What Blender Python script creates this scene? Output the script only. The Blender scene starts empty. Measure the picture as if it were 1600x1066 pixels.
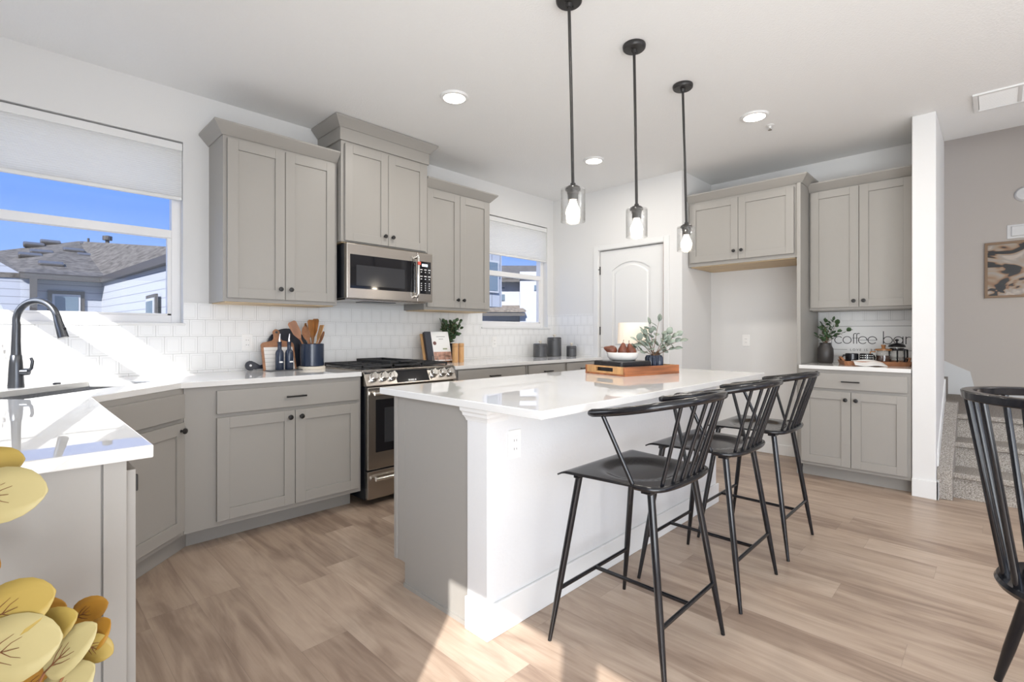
import bpy, bmesh, math, random
from mathutils import Matrix, Vector
random.seed(7)
S = bpy.context.scene
COL = S.collection
PI = math.pi
R = math.radians

# ------------------------------------------------------------------ camera, world, sun, daylight, fill, exposure
cam_d = bpy.data.cameras.new('camera'); cam = bpy.data.objects.new('camera', cam_d); COL.objects.link(cam)
cam_d.sensor_width = 36.0; cam_d.lens = 36.0 * 770.88 / 1600.0
cam_d.shift_y = -(533.0 - 520.58) / 1600.0
cam_d.clip_start = 0.05; cam_d.clip_end = 300
cam.location = (-4.5349, -3.7549, 1.1753)
cam.rotation_euler = (R(90), 0, R(44.4268 - 90))
S.camera = cam
S.view_settings.view_transform = 'Standard'; S.view_settings.look = 'None'
S.view_settings.exposure = 0.50; S.view_settings.gamma = 1.0
S.cycles.use_denoising = True
S.cycles.max_bounces = 10; S.cycles.diffuse_bounces = 6; S.cycles.glossy_bounces = 5
S.cycles.transmission_bounces = 8; S.cycles.transparent_max_bounces = 24
S.cycles.caustics_reflective = False; S.cycles.caustics_refractive = False
S.cycles.sample_clamp_indirect = 6.0

W = bpy.data.worlds.new('sky'); S.world = W; W.use_nodes = True
nt = W.node_tree; nt.nodes.clear()
wo = nt.nodes.new('ShaderNodeOutputWorld'); bg = nt.nodes.new('ShaderNodeBackground')
tc = nt.nodes.new('ShaderNodeTexCoord'); sx = nt.nodes.new('ShaderNodeSeparateXYZ'); cr = nt.nodes.new('ShaderNodeValToRGB')
nt.links.new(tc.outputs['Generated'], sx.inputs[0]); nt.links.new(sx.outputs['Z'], cr.inputs[0])
nt.links.new(cr.outputs[0], bg.inputs[0]); nt.links.new(bg.outputs[0], wo.inputs[0])
el = cr.color_ramp.elements
el[0].position = 0.0; el[0].color = (0.22, 0.30, 0.46, 1)
el[1].position = 0.55; el[1].color = (0.30, 0.48, 0.95, 1)
e = el.new(0.06); e.color = (0.22, 0.34, 0.62, 1)
e = el.new(0.20); e.color = (0.115, 0.225, 0.60, 1)
bg.inputs[1].default_value = 1.3

def light(name, typ, loc, direction, energy, color=(1, 1, 1), **kw):
    d = bpy.data.lights.new(name, typ); o = bpy.data.objects.new(name, d); COL.objects.link(o)
    o.location = loc; o.rotation_euler = Vector(direction).to_track_quat('-Z', 'Y').to_euler()
    d.energy = energy; d.color = color
    for k, v in kw.items(): setattr(d, k, v)
    return o
SUN = (1.0, 0.75, -0.845)
light('sun', 'SUN', (-20, -15, 17), SUN, 6.8, (1.0, 0.97, 0.93), angle=R(0.55))
# daylight through the glazing behind the camera and beside the sink, plus left fill
light('rear_daylight', 'AREA', (-3.0, -7.55, 1.35), (0.0, 1, 0.30), 36, (0.94, 0.98, 1.0), shape='RECTANGLE', size=2.8, size_y=1.75)
light('left_fill', 'AREA', (-4.84, -5.15, 1.1), (1, 0.30, 0.42), 118, (0.93, 0.97, 1.0), shape='RECTANGLE', size=2.9, size_y=1.9)  # fill lamp added inside the room to brighten faces turned left
light('sink_window_daylight', 'AREA', (-4.93, -0.78, 1.66), (1, -0.45, -0.35), 4.5, (0.93, 0.97, 1.0), shape='RECTANGLE', size=1.0, size_y=0.75, spread=R(115))
CAN_W, BULB_W = 5.8, 1.5
light('room_fill', 'POINT', (-1.3, -5.3, 1.75), (0, 0, -1), 8, (1.0, 0.97, 0.93), shadow_soft_size=0.28)  # fill lamp without a fixture, added to even out the room

# ------------------------------------------------------------------ materials
MATS = {}
def mat(name, col, rough=0.5, metal=0.0, spec=0.5, coat=0.0, emit=None, es=0.0, bump=None, var=None, trans=0.0, ior=1.5):
    m = bpy.data.materials.new(name); m.use_nodes = True; MATS[name] = m
    t = m.node_tree; p = t.nodes['Principled BSDF']
    p.inputs['Base Color'].default_value = (*col, 1); p.inputs['Roughness'].default_value = rough
    p.inputs['Metallic'].default_value = metal; p.inputs['Specular IOR Level'].default_value = spec
    p.inputs['Coat Weight'].default_value = coat; p.inputs['IOR'].default_value = ior
    p.inputs['Transmission Weight'].default_value = trans
    if emit: p.inputs['Emission Color'].default_value = (*emit, 1); p.inputs['Emission Strength'].default_value = es
    if var or bump:
        c = t.nodes.new('ShaderNodeTexCoord')
    if var:   # (scale vec, amount) noise variation of the base colour
        mp = t.nodes.new('ShaderNodeMapping'); mp.inputs['Scale'].default_value = var[0]
        n = t.nodes.new('ShaderNodeTexNoise'); n.inputs['Scale'].default_value = 1.0; n.inputs['Detail'].default_value = 5
        t.links.new(c.outputs['Object'], mp.inputs[0]); t.links.new(mp.outputs[0], n.inputs['Vector'])
        rp = t.nodes.new('ShaderNodeValToRGB'); a = var[1]
        rp.color_ramp.elements[0].position = 0.3; rp.color_ramp.elements[1].position = 0.7
        rp.color_ramp.elements[0].color = (*[max(0, x * (1 - a)) for x in col], 1)
        rp.color_ramp.elements[1].color = (*[min(1, x * (1 + a)) for x in col], 1)
        t.links.new(n.outputs['Fac'], rp.inputs[0]); t.links.new(rp.outputs[0], p.inputs['Base Color'])
    if bump:  # (scale, strength, distance)
        n = t.nodes.new('ShaderNodeTexNoise'); n.inputs['Scale'].default_value = bump[0]; n.inputs['Detail'].default_value = 3
        b = t.nodes.new('ShaderNodeBump'); b.inputs['Strength'].default_value = bump[1]; b.inputs['Distance'].default_value = bump[2]
        t.links.new(c.outputs['Object'], n.inputs['Vector']); t.links.new(n.outputs['Fac'], b.inputs['Height'])
        t.links.new(b.outputs[0], p.inputs['Normal'])
    return m
def srgb(r, g, b):
    f = lambda x: (x / 255 / 12.92) if x / 255 <= 0.04045 else ((x / 255 + 0.055) / 1.055) ** 2.4
    return (f(r), f(g), f(b))

M_wall = mat('wall_paint', (0.71, 0.705, 0.695), 0.8, bump=(150, 0.12, 0.004))
M_ceil = mat('ceiling_paint', (0.80, 0.80, 0.79), 0.9, bump=(90, 0.35, 0.006))
M_trim = mat('white_trim', (0.74, 0.74, 0.73), 0.45)
M_door = mat('white_door', (0.74, 0.74, 0.73), 0.45)
M_cab = mat('cabinet_paint', (0.318, 0.302, 0.278), 0.42)
M_raw = mat('maple_underside', (0.60, 0.45, 0.27), 0.5, var=((3, 40, 40), 0.15))
M_quartz = mat('quartz', (0.74, 0.735, 0.72), 0.015, spec=0.6, var=((3, 3, 3), 0.015))
M_black = mat('black_metal', (0.007, 0.007, 0.009), 0.17, spec=0.5)
M_bronze = mat('dark_bronze', (0.035, 0.033, 0.032), 0.4, metal=0.4)
M_knob = mat('knob_black', (0.012, 0.011, 0.011), 0.35)
M_steel = mat('stainless', (0.46, 0.425, 0.385), 0.27, metal=1.0)
M_sinkst = mat('sink_steel', (0.80, 0.80, 0.80), 0.18, metal=1.0)
M_chrome = mat('chrome', (0.8, 0.78, 0.75), 0.12, metal=1.0)
M_bglass = mat('black_glass', (0.008, 0.008, 0.010), 0.05)
M_dscreen = mat('oven_screen', (0.035, 0.036, 0.04), 0.12)
M_iron = mat('cast_iron', (0.022, 0.022, 0.024), 0.55)
M_enamel = mat('black_enamel', (0.015, 0.015, 0.017), 0.25)
M_appl = mat('appliance_side', (0.012, 0.014, 0.018), 0.3)
M_gmetal = mat('gunmetal', (0.10, 0.105, 0.115), 0.28, metal=0.9)
M_lcd = mat('lit_digits', (0.5, 0.6, 0.7), 0.5, emit=(0.7, 0.85, 1.0), es=1.2)
M_print = mat('white_print', (0.75, 0.75, 0.75), 0.5)
M_tag = mat('red_tag', (0.6, 0.08, 0.05), 0.5)
M_film = mat('clear_plastic', (0.75, 0.75, 0.78), 0.2)
M_outlet = mat('outlet_plastic', (0.83, 0.82, 0.80), 0.3)
M_slot = mat('slot_dark', (0.05, 0.05, 0.05), 0.6)
def shade_mat():
    m = mat('cellular_shade_fabric', (0.90, 0.895, 0.88), 0.9); t = m.node_tree; p = t.nodes['Principled BSDF']; o = t.nodes['Material Output']
    tl_ = t.nodes.new('ShaderNodeBsdfTranslucent'); tl_.inputs[0].default_value = (0.90, 0.90, 0.88, 1); mx = t.nodes.new('ShaderNodeMixShader'); mx.inputs[0].default_value = 0.42
    t.links.new(p.outputs[0], mx.inputs[1]); t.links.new(tl_.outputs[0], mx.inputs[2]); t.links.new(mx.outputs[0], o.inputs[0])
    return m
M_shade = shade_mat()
M_vinyl = mat('window_vinyl', (0.80, 0.79, 0.78), 0.4)
M_wood = mat('acacia', (0.36, 0.13, 0.05), 0.4, var=((3, 30, 30), 0.45))
M_woodl = mat('light_wood', (0.55, 0.31, 0.13), 0.5, var=((30, 30, 4), 0.25))
M_woodc = mat('oiled_wood', (0.34, 0.16, 0.08), 0.45, var=((25, 6, 25), 0.3))
M_walnut = mat('walnut', (0.30, 0.13, 0.06), 0.45, var=((20, 20, 5), 0.35))
M_olive = mat('olive_wood', (0.30, 0.13, 0.04), 0.4, var=((25, 25, 8), 0.5))
M_navy = mat('navy_ceramic', (0.020, 0.030, 0.055), 0.22)
M_blackb = mat('black_board', (0.018, 0.022, 0.035), 0.4)
M_char = mat('charcoal_ceramic', (0.075, 0.076, 0.08), 0.3)
M_white = mat('white_ceramic', (0.80, 0.79, 0.77), 0.25)
M_linen = mat('linen', (0.72, 0.66, 0.56), 0.9)
M_cream = mat('lamp_linen', (0.86, 0.78, 0.68), 0.9, emit=(1.0, 0.78, 0.58), es=0.16)
M_cloth = mat('white_cloth', (0.78, 0.76, 0.74), 0.9)
M_pear = mat('pear_skin', (0.15, 0.042, 0.020), 0.35, var=((25, 25, 25), 0.4))
M_stem = mat('stem_brown', (0.16, 0.09, 0.05), 0.7)
M_leafg = mat('leaf_green', (0.055, 0.105, 0.045), 0.5, var=((30, 30, 30), 0.4))
M_leafe = mat('leaf_sage', (0.27, 0.32, 0.27), 0.6, var=((20, 20, 20), 0.35))
M_yel = [mat('leaf_yellow', (0.36, 0.25, 0.055), 0.55), mat('leaf_amber', (0.36, 0.17, 0.014), 0.55), mat('leaf_pale', (0.40, 0.33, 0.15), 0.55)]
M_vein = mat('leaf_vein', (0.30, 0.12, 0.05), 0.6)
M_jug = mat('jug_ceramic', (0.045, 0.04, 0.038), 0.45)
M_board = mat('sign_board', (0.78, 0.78, 0.77), 0.5)
M_ink = mat('sign_ink', (0.02, 0.02, 0.022), 0.6)
M_inkl = mat('sign_rule', (0.35, 0.35, 0.35), 0.6)
M_coffee = mat('coffee', (0.06, 0.02, 0.01), 0.2)
M_disc = mat('led_disc', (1, 1, 1), 0.5, emit=(1.0, 0.90, 0.76), es=9.0)
M_bulb = mat('lit_bulb', (1, 1, 1), 0.5, emit=(1.0, 0.88, 0.72), es=7.0)
M_frame = mat('art_frame', (0.30, 0.19, 0.11), 0.5)
M_hinge = mat('hinge_black', (0.02, 0.018, 0.017), 0.4)
M_jamb = mat('reveal_wood', (0.35, 0.20, 0.14), 0.6)
M_siding = mat('siding_white', (0.34, 0.355, 0.385), 0.7)
M_sidingg = mat('siding_grey', (0.40, 0.43, 0.50), 0.7)
M_fascia = mat('fascia_grey', (0.05, 0.045, 0.04), 0.5)
M_win = mat('house_glass', (0.10, 0.14, 0.18), 0.08)
M_ground = mat('ground_outdoor', (0.30, 0.28, 0.24), 0.9, var=((1, 1, 1), 0.2))
M_carpetc = None

def glass_mat(name, tint=(1, 1, 1), base=0.04, edge=0.5, rough=0.0):
    m = bpy.data.materials.new(name); m.use_nodes = True; t = m.node_tree; t.nodes.clear()
    o = t.nodes.new('ShaderNodeOutputMaterial'); tr = t.nodes.new('ShaderNodeBsdfTransparent'); gl = t.nodes.new('ShaderNodeBsdfGlossy')
    mx = t.nodes.new('ShaderNodeMixShader'); lw = t.nodes.new('ShaderNodeLayerWeight'); mr = t.nodes.new('ShaderNodeMapRange')
    tr.inputs[0].default_value = (*tint, 1); gl.inputs['Roughness'].default_value = rough
    lw.inputs[0].default_value = 0.35
    mr.inputs['To Min'].default_value = base; mr.inputs['To Max'].default_value = edge
    t.links.new(lw.outputs['Facing'], mr.inputs['Value']); t.links.new(mr.outputs[0], mx.inputs[0])
    t.links.new(tr.outputs[0], mx.inputs[1]); t.links.new(gl.outputs[0], mx.inputs[2]); t.links.new(mx.outputs[0], o.inputs[0])
    return m
M_glass = glass_mat('window_glass', base=0.012, edge=0.14)
M_jar = glass_mat('clear_glass', tint=(0.99, 0.99, 0.985), base=0.04, edge=0.5, rough=0.02)

def math_node(t, op, a, b=None):
    n = t.nodes.new('ShaderNodeMath'); n.operation = op
    for i, v in enumerate((a, b)):
        if v is None: continue
        if isinstance(v, (int, float)): n.inputs[i].default_value = v
        else: t.links.new(v, n.inputs[i])
    return n.outputs[0]

def tile_material():
    m = mat('backsplash_tile', (0.78, 0.775, 0.76), 0.2, spec=0.35)
    t = m.node_tree; p = t.nodes['Principled BSDF']
    c = t.nodes.new('ShaderNodeTexCoord'); s = t.nodes.new('ShaderNodeSeparateXYZ'); t.links.new(c.outputs['Object'], s.inputs[0])
    TW, TH, Z0 = 0.0905, 0.111, 1.375
    row = math_node(t, 'DIVIDE', math_node(t, 'SUBTRACT', s.outputs['Z'], Z0), TH)
    rf = math_node(t, 'FLOOR', row); v = math_node(t, 'SUBTRACT', row, rf)
    odd = math_node(t, 'MULTIPLY', math_node(t, 'FLOORED_MODULO', rf, 2.0), 0.5)
    cx = math_node(t, 'ADD', math_node(t, 'DIVIDE', s.outputs['X'], TW), odd)
    u = math_node(t, 'SUBTRACT', cx, math_node(t, 'FLOOR', cx))
    du = math_node(t, 'MULTIPLY', math_node(t, 'MINIMUM', u, math_node(t, 'SUBTRACT', 1.0, u)), TW)
    dv = math_node(t, 'MULTIPLY', math_node(t, 'MINIMUM', v, math_node(t, 'SUBTRACT', 1.0, v)), TH)
    d = math_node(t, 'MINIMUM', du, dv)
    mm = math_node(t, 'MULTIPLY', d, 1000.0)
    hc = t.nodes.new('ShaderNodeValToRGB'); hc.color_ramp.interpolation = 'LINEAR'; he = hc.color_ramp.elements
    he[0].position = 0.05; he[0].color = (0, 0, 0, 1); he[1].position = 0.16; he[1].color = (0.6, 0.6, 0.6, 1)
    for q, v_ in ((0.62, 0.6), (0.68, 0.28), (0.76, 0.28), (0.84, 0.72)): k = he.new(q); k.color = (v_, v_, v_, 1)
    t.links.new(math_node(t, 'DIVIDE', mm, 18.0), hc.inputs[0])
    b = t.nodes.new('ShaderNodeBump'); b.inputs['Strength'].default_value = 0.55; b.inputs['Distance'].default_value = 0.002
    t.links.new(hc.outputs[0], b.inputs['Height']); t.links.new(b.outputs[0], p.inputs['Normal'])
    cr = t.nodes.new('ShaderNodeValToRGB'); ce = cr.color_ramp.elements
    ce[0].position = 0.055; ce[0].color = (0.56, 0.56, 0.55, 1); ce[1].position = 0.10; ce[1].color = (0.80, 0.80, 0.79, 1)
    for q, v_ in ((0.64, 0.80), (0.69, 0.69), (0.75, 0.69), (0.80, 0.80)): k = ce.new(q); k.color = (v_, v_, v_ * 0.99, 1)  # frame groove inside each tile darkened in the colour, as shade
    t.links.new(math_node(t, 'DIVIDE', mm, 18.0), cr.inputs[0]); t.links.new(cr.outputs[0], p.inputs['Base Color'])
    return m
M_tile = tile_material()

def floor_material():
    m = mat('oak_plank_floor', (0.4, 0.3, 0.22), 0.34, spec=0.4)
    t = m.node_tree; p = t.nodes['Principled BSDF']
    c = t.nodes.new('ShaderNodeTexCoord'); s = t.nodes.new('ShaderNodeSeparateXYZ'); t.links.new(c.outputs['Object'], s.inputs[0])
    PW, PL = 0.18, 1.22
    a = math_node(t, 'DIVIDE', s.outputs['X'], PW); ai = math_node(t, 'FLOOR', a); af = math_node(t, 'SUBTRACT', a, ai)
    wn = t.nodes.new('ShaderNodeTexWhiteNoise'); wn.noise_dimensions = '1D'; t.links.new(ai, wn.inputs['W'])
    b0 = math_node(t, 'ADD', math_node(t, 'DIVIDE', s.outputs['Y'], PL), wn.outputs['Value'])
    bi = math_node(t, 'FLOOR', b0); bf = math_node(t, 'SUBTRACT', b0, bi)
    cv = t.nodes.new('ShaderNodeCombineXYZ'); t.links.new(ai, cv.inputs[0]); t.links.new(bi, cv.inputs[1])
    wr = t.nodes.new('ShaderNodeTexWhiteNoise'); wr.noise_dimensions = '2D'; t.links.new(cv.outputs[0], wr.inputs['Vector'])
    # grain: stretched noise, shifted per plank
    gv = t.nodes.new('ShaderNodeCombineXYZ')
    t.links.new(math_node(t, 'ADD', math_node(t, 'MULTIPLY', s.outputs['X'], 9.0), math_node(t, 'MULTIPLY', wr.outputs['Value'], 37.0)), gv.inputs[0])
    t.links.new(math_node(t, 'MULTIPLY', s.outputs['Y'], 1.5), gv.inputs[1]); t.links.new(math_node(t, 'MULTIPLY', wr.outputs['Value'], 11.0), gv.inputs[2])
    n1 = t.nodes.new('ShaderNodeTexNoise'); n1.inputs['Scale'].default_value = 1.0; n1.inputs['Detail'].default_value = 6; n1.inputs['Distortion'].default_value = 1.6
    t.links.new(gv.outputs[0], n1.inputs['Vector'])
    gv2 = t.nodes.new('ShaderNodeCombineXYZ')
    t.links.new(math_node(t, 'ADD', math_node(t, 'MULTIPLY', s.outputs['X'], 70.0), math_node(t, 'MULTIPLY', wr.outputs['Value'], 91.0)), gv2.inputs[0])
    t.links.new(math_node(t, 'MULTIPLY', s.outputs['Y'], 3.0), gv2.inputs[1])
    n2 = t.nodes.new('ShaderNodeTexNoise'); n2.inputs['Scale'].default_value = 1.0; n2.inputs['Detail'].default_value = 4; n2.inputs['Distortion'].default_value = 0.6
    t.links.new(gv2.outputs[0], n2.inputs['Vector'])
    tone = math_node(t, 'ADD', math_node(t, 'MULTIPLY', n1.outputs['Fac'], 0.62), math_node(t, 'ADD', math_node(t, 'MULTIPLY', n2.outputs['Fac'], 0.20), math_node(t, 'MULTIPLY', wr.outputs['Value'], 0.20)))
    cr = t.nodes.new('ShaderNodeValToRGB'); e = cr.color_ramp.elements
    e[0].position = 0.36; e[0].color = (0.255, 0.182, 0.137, 1); e[1].position = 0.68; e[1].color = (0.49, 0.386, 0.302, 1)
    q = e.new(0.5); q.color = (0.378, 0.284, 0.215, 1)
    t.links.new(tone, cr.inputs[0])
    seam = math_node(t, 'MINIMUM', math_node(t, 'MULTIPLY', math_node(t, 'MINIMUM', af, math_node(t, 'SUBTRACT', 1.0, af)), PW), math_node(t, 'MULTIPLY', math_node(t, 'MINIMUM', bf, math_node(t, 'SUBTRACT', 1.0, bf)), PL))
    sm = t.nodes.new('ShaderNodeMapRange'); sm.inputs['From Max'].default_value = 0.0016; sm.inputs['To Min'].default_value = 0.74
    t.links.new(seam, sm.inputs['Value'])
    mx = t.nodes.new('ShaderNodeMix'); mx.data_type = 'RGBA'; mx.blend_type = 'MULTIPLY'; mx.inputs['Factor'].default_value = 1.0
    t.links.new(cr.outputs[0], mx.inputs[6]); t.links.new(sm.outputs[0], mx.inputs[7]); t.links.new(mx.outputs[2], p.inputs['Base Color'])
    b = t.nodes.new('ShaderNodeBump'); b.inputs['Strength'].default_value = 0.15; b.inputs['Distance'].default_value = 0.002
    t.links.new(n2.outputs['Fac'], b.inputs['Height']); t.links.new(b.outputs[0], p.inputs['Normal'])
    return m
M_floor = floor_material()

def speckle(name, c0, c1, scale, rough=0.95, bump=0.8, dist=0.008):
    m = mat(name, c0, rough, spec=0.1); t = m.node_tree; p = t.nodes['Principled BSDF']
    c = t.nodes.new('ShaderNodeTexCoord'); n = t.nodes.new('ShaderNodeTexNoise'); n.inputs['Scale'].default_value = scale; n.inputs['Detail'].default_value = 4
    n.inputs['Roughness'].default_value = 0.75
    t.links.new(c.outputs['Object'], n.inputs['Vector'])
    cr = t.nodes.new('ShaderNodeValToRGB'); cr.color_ramp.elements[0].position = 0.38; cr.color_ramp.elements[1].position = 0.62
    cr.color_ramp.elements[0].color = (*c0, 1); cr.color_ramp.elements[1].color = (*c1, 1)
    t.links.new(n.outputs['Fac'], cr.inputs[0]); t.links.new(cr.outputs[0], p.inputs['Base Color'])
    b = t.nodes.new('ShaderNodeBump'); b.inputs['Strength'].default_value = bump; b.inputs['Distance'].default_value = dist
    t.links.new(n.outputs['Fac'], b.inputs['Height']); t.links.new(b.outputs[0], p.inputs['Normal'])
    return m
M_carpet = speckle('stair_carpet', (0.20, 0.175, 0.15), (0.60, 0.56, 0.51), 150)
M_shingle = speckle('roof_shingle', (0.055, 0.050, 0.045), (0.13, 0.12, 0.108), 6, 0.9, 0.3, 0.02)
M_rooft = speckle('roof_brown', (0.10, 0.085, 0.07), (0.22, 0.19, 0.16), 8, 0.9, 0.3, 0.02)

def marble_material():   # abstract agate-like print
    m = mat('agate_print', (0.5, 0.4, 0.3), 0.4); t = m.node_tree; p = t.nodes['Principled BSDF']
    c = t.nodes.new('ShaderNodeTexCoord'); n = t.nodes.new('ShaderNodeTexNoise'); n.inputs['Scale'].default_value = 3.4; n.inputs['Detail'].default_value = 2; n.inputs['Distortion'].default_value = 1.4
    mp = t.nodes.new('ShaderNodeMapping'); mp.inputs['Scale'].default_value = (1, 1, 1.7); mp.inputs['Location'].default_value = (0.3, 0.2, 0.15)
    t.links.new(c.outputs['Object'], mp.inputs[0]); t.links.new(mp.outputs[0], n.inputs['Vector'])
    cr = t.nodes.new('ShaderNodeValToRGB'); e = cr.color_ramp.elements
    e[0].position = 0.36; e[0].color = (0.012, 0.011, 0.012, 1); e[1].position = 0.8; e[1].color = (0.50, 0.40, 0.30, 1)
    for pos, col in ((0.43, (0.02, 0.018, 0.016)), (0.45, (0.30, 0.15, 0.07)), (0.49, (0.42, 0.31, 0.21)), (0.56, (0.42, 0.36, 0.31)), (0.62, (0.60, 0.52, 0.44))):
        q = e.new(pos); q.color = (*col, 1)
    t.links.new(n.outputs['Fac'], cr.inputs[0]); t.links.new(cr.outputs[0], p.inputs['Base Color'])
    return m
M_agate = marble_material()
def siding_material(name, col, pitch, axis):
    m = mat(name, col, 0.7); t = m.node_tree; p = t.nodes['Principled BSDF']
    c = t.nodes.new('ShaderNodeTexCoord'); s = t.nodes.new('ShaderNodeSeparateXYZ'); t.links.new(c.outputs['Object'], s.inputs[0])
    a = math_node(t, 'DIVIDE', s.outputs[axis], pitch); f = math_node(t, 'FRACT', a)
    cr = t.nodes.new('ShaderNodeValToRGB'); cr.color_ramp.interpolation = 'CONSTANT'
    cr.color_ramp.elements[0].color = (*[x * 0.55 for x in col], 1); cr.color_ramp.elements[1].position = 0.09; cr.color_ramp.elements[1].color = (*col, 1)
    t.links.new(f, cr.inputs[0]); t.links.new(cr.outputs[0], p.inputs['Base Color'])
    return m
M_lap = siding_material('lap_siding', (0.30, 0.32, 0.365), 0.19, 'Z')
M_batx = siding_material('batten_siding', (0.27, 0.295, 0.345), 0.30, 'X')
M_stripe = siding_material('striped_board', (0.74, 0.72, 0.69), 0.028, 'Z')

# ------------------------------------------------------------------ mesh helpers
class MB:
    def __init__(s): s.v = []; s.f = []; s.mi = []; s.cur = 0; s.M = Matrix.Identity(4)
    def add(s, vs, fs):
        o = len(s.v); s.v += [tuple(s.M @ Vector(p)) for p in vs]
        for f in fs: s.f.append([i + o for i in f]); s.mi.append(s.cur)
        return s
    def box(s, x0, x1, y0, y1, z0, z1):
        if x0 > x1: x0, x1 = x1, x0
        if y0 > y1: y0, y1 = y1, y0
        if z0 > z1: z0, z1 = z1, z0
        vs = [(x, y, z) for z in (z0, z1) for y in (y0, y1) for x in (x0, x1)]
        return s.add(vs, [(0, 2, 3, 1), (4, 5, 7, 6), (0, 1, 5, 4), (2, 6, 7, 3), (0, 4, 6, 2), (1, 3, 7, 5)])
    def prism(s, poly, z0, z1):
        n = len(poly)
        vs = [(x, y, z0) for x, y in poly] + [(x, y, z1) for x, y in poly]
        return s.add(vs, [tuple(range(n))[::-1], tuple(range(n, 2 * n))] + [(i, (i + 1) % n, n + (i + 1) % n, n + i) for i in range(n)])
    def loft(s, a, b):   # two equal point rings, capped
        n = len(a)
        return s.add(list(a) + list(b), [tuple(range(n))[::-1], tuple(range(n, 2 * n))] + [(i, (i + 1) % n, n + (i + 1) % n, n + i) for i in range(n)])
    def lathe(s, prof, seg=24, cap=True):
        vs = []; fs = []; n = len(prof)
        for r, z in prof:
            for k in range(seg):
                a = 2 * PI * k / seg; vs.append((r * math.cos(a), r * math.sin(a), z))
        for i in range(n - 1):
            for k in range(seg):
                k2 = (k + 1) % seg; fs.append((i * seg + k, i * seg + k2, (i + 1) * seg + k2, (i + 1) * seg + k))
        if cap:
            if prof[0][0] > 1e-5: fs.append(tuple(range(seg))[::-1])
            if prof[-1][0] > 1e-5: fs.append(tuple((n - 1) * seg + k for k in range(seg)))
        return s.add(vs, fs)
    def tube(s, pts, r, seg=10, closed=False, cap=True):
        P = [Vector(p) for p in pts]; n = len(P)
        rr = r if isinstance(r, (list, tuple)) else [r] * n
        vs = []; fs = []; ref = None
        for i, p in enumerate(P):
            if closed: d = (P[(i + 1) % n] - P[i - 1])
            else: d = P[min(i + 1, n - 1)] - P[max(i - 1, 0)]
            d.normalize()
            if ref is None:
                ref = Vector((0, 0, 1)) if abs(d.z) < 0.9 else Vector((1, 0, 0))
            a = d.cross(ref); a.normalize(); b = a.cross(d); b.normalize(); ref = b
            for k in range(seg):
                t = 2 * PI * k / seg; vs.append(tuple(p + (a * math.cos(t) + b * math.sin(t)) * rr[i]))
        m = n if closed else n - 1
        for i in range(m):
            j = (i + 1) % n
            for k in range(seg):
                k2 = (k + 1) % seg; fs.append((i * seg + k, i * seg + k2, j * seg + k2, j * seg + k))
        if cap and not closed:
            fs.append(tuple(range(seg))[::-1]); fs.append(tuple((n - 1) * seg + k for k in range(seg)))
        return s.add(vs, fs)
    def cyl(s, p0, p1, r0, r1=None, seg=14): return s.tube([p0, p1], [r0, r1 if r1 is not None else r0], seg)
    def at(s, loc=(0, 0, 0), rz=0, rx=0, ry=0, sc=1):
        s.M = Matrix.Translation(loc) @ Matrix.Rotation(rz, 4, 'Z') @ Matrix.Rotation(ry, 4, 'Y') @ Matrix.Rotation(rx, 4, 'X') @ Matrix.Scale(sc, 4); return s
    def build(s, name, m, parent=None, bevel=0.0, smooth=None, seg=2):
        me = bpy.data.meshes.new(name); me.from_pydata(s.v, [], s.f); me.update()
        bm = bmesh.new(); bm.from_mesh(me); bmesh.ops.recalc_face_normals(bm, faces=bm.faces); bm.to_mesh(me); bm.free()
        for x in (m if isinstance(m, (list, tuple)) else [m]): me.materials.append(x)
        for p, i in zip(me.polygons, s.mi): p.material_index = i
        if smooth is not None:
            for p in me.polygons: p.use_smooth = True
            me.set_sharp_from_angle(angle=R(smooth))
        o = bpy.data.objects.new(name, me); COL.objects.link(o)
        if parent: o.parent = parent
        if bevel:
            b = o.modifiers.new('bevel', 'BEVEL'); b.width = bevel; b.segments = seg; b.limit_method = 'ANGLE'; b.angle_limit = R(40)
        return o

def tag(o, label=None, cat=None, group=None, kind=None):
    if label: o['label'] = label
    if cat: o['category'] = cat
    if group: o['group'] = group
    if kind: o['kind'] = kind
    return o
def thing(name, label, cat, loc=(0, 0, 0), rz=0.0, group=None):
    o = bpy.data.objects.new(name, None); COL.objects.link(o); o.empty_display_size = 0.1
    o.location = loc; o.rotation_euler = (0, 0, rz)
    return tag(o, label, cat, group)
def struct(o, label=None, cat=None): return tag(o, label, cat, kind='structure')
def dup(o, loc, label=None, rz=None):
    c = o.copy(); COL.objects.link(c); c.location = loc
    if rz is not None: c.rotation_euler = (0, 0, rz)
    if label: c['label'] = label
    for ch in list(o.children):
        d = ch.copy(); COL.objects.link(d); d.parent = c
        for g in list(ch.children):
            e = g.copy(); COL.objects.link(e); e.parent = d
    return c
def arc(cx, cy, r, a0, a1, n): return [(cx + r * math.cos(R(a0 + (a1 - a0) * i / n)), cy + r * math.sin(R(a0 + (a1 - a0) * i / n))) for i in range(n + 1)]
def boxobj(name, x0, x1, y0, y1, z0, z1, m, parent=None, bevel=0.0): return MB().box(x0, x1, y0, y1, z0, z1).build(name, m, parent, bevel)

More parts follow.
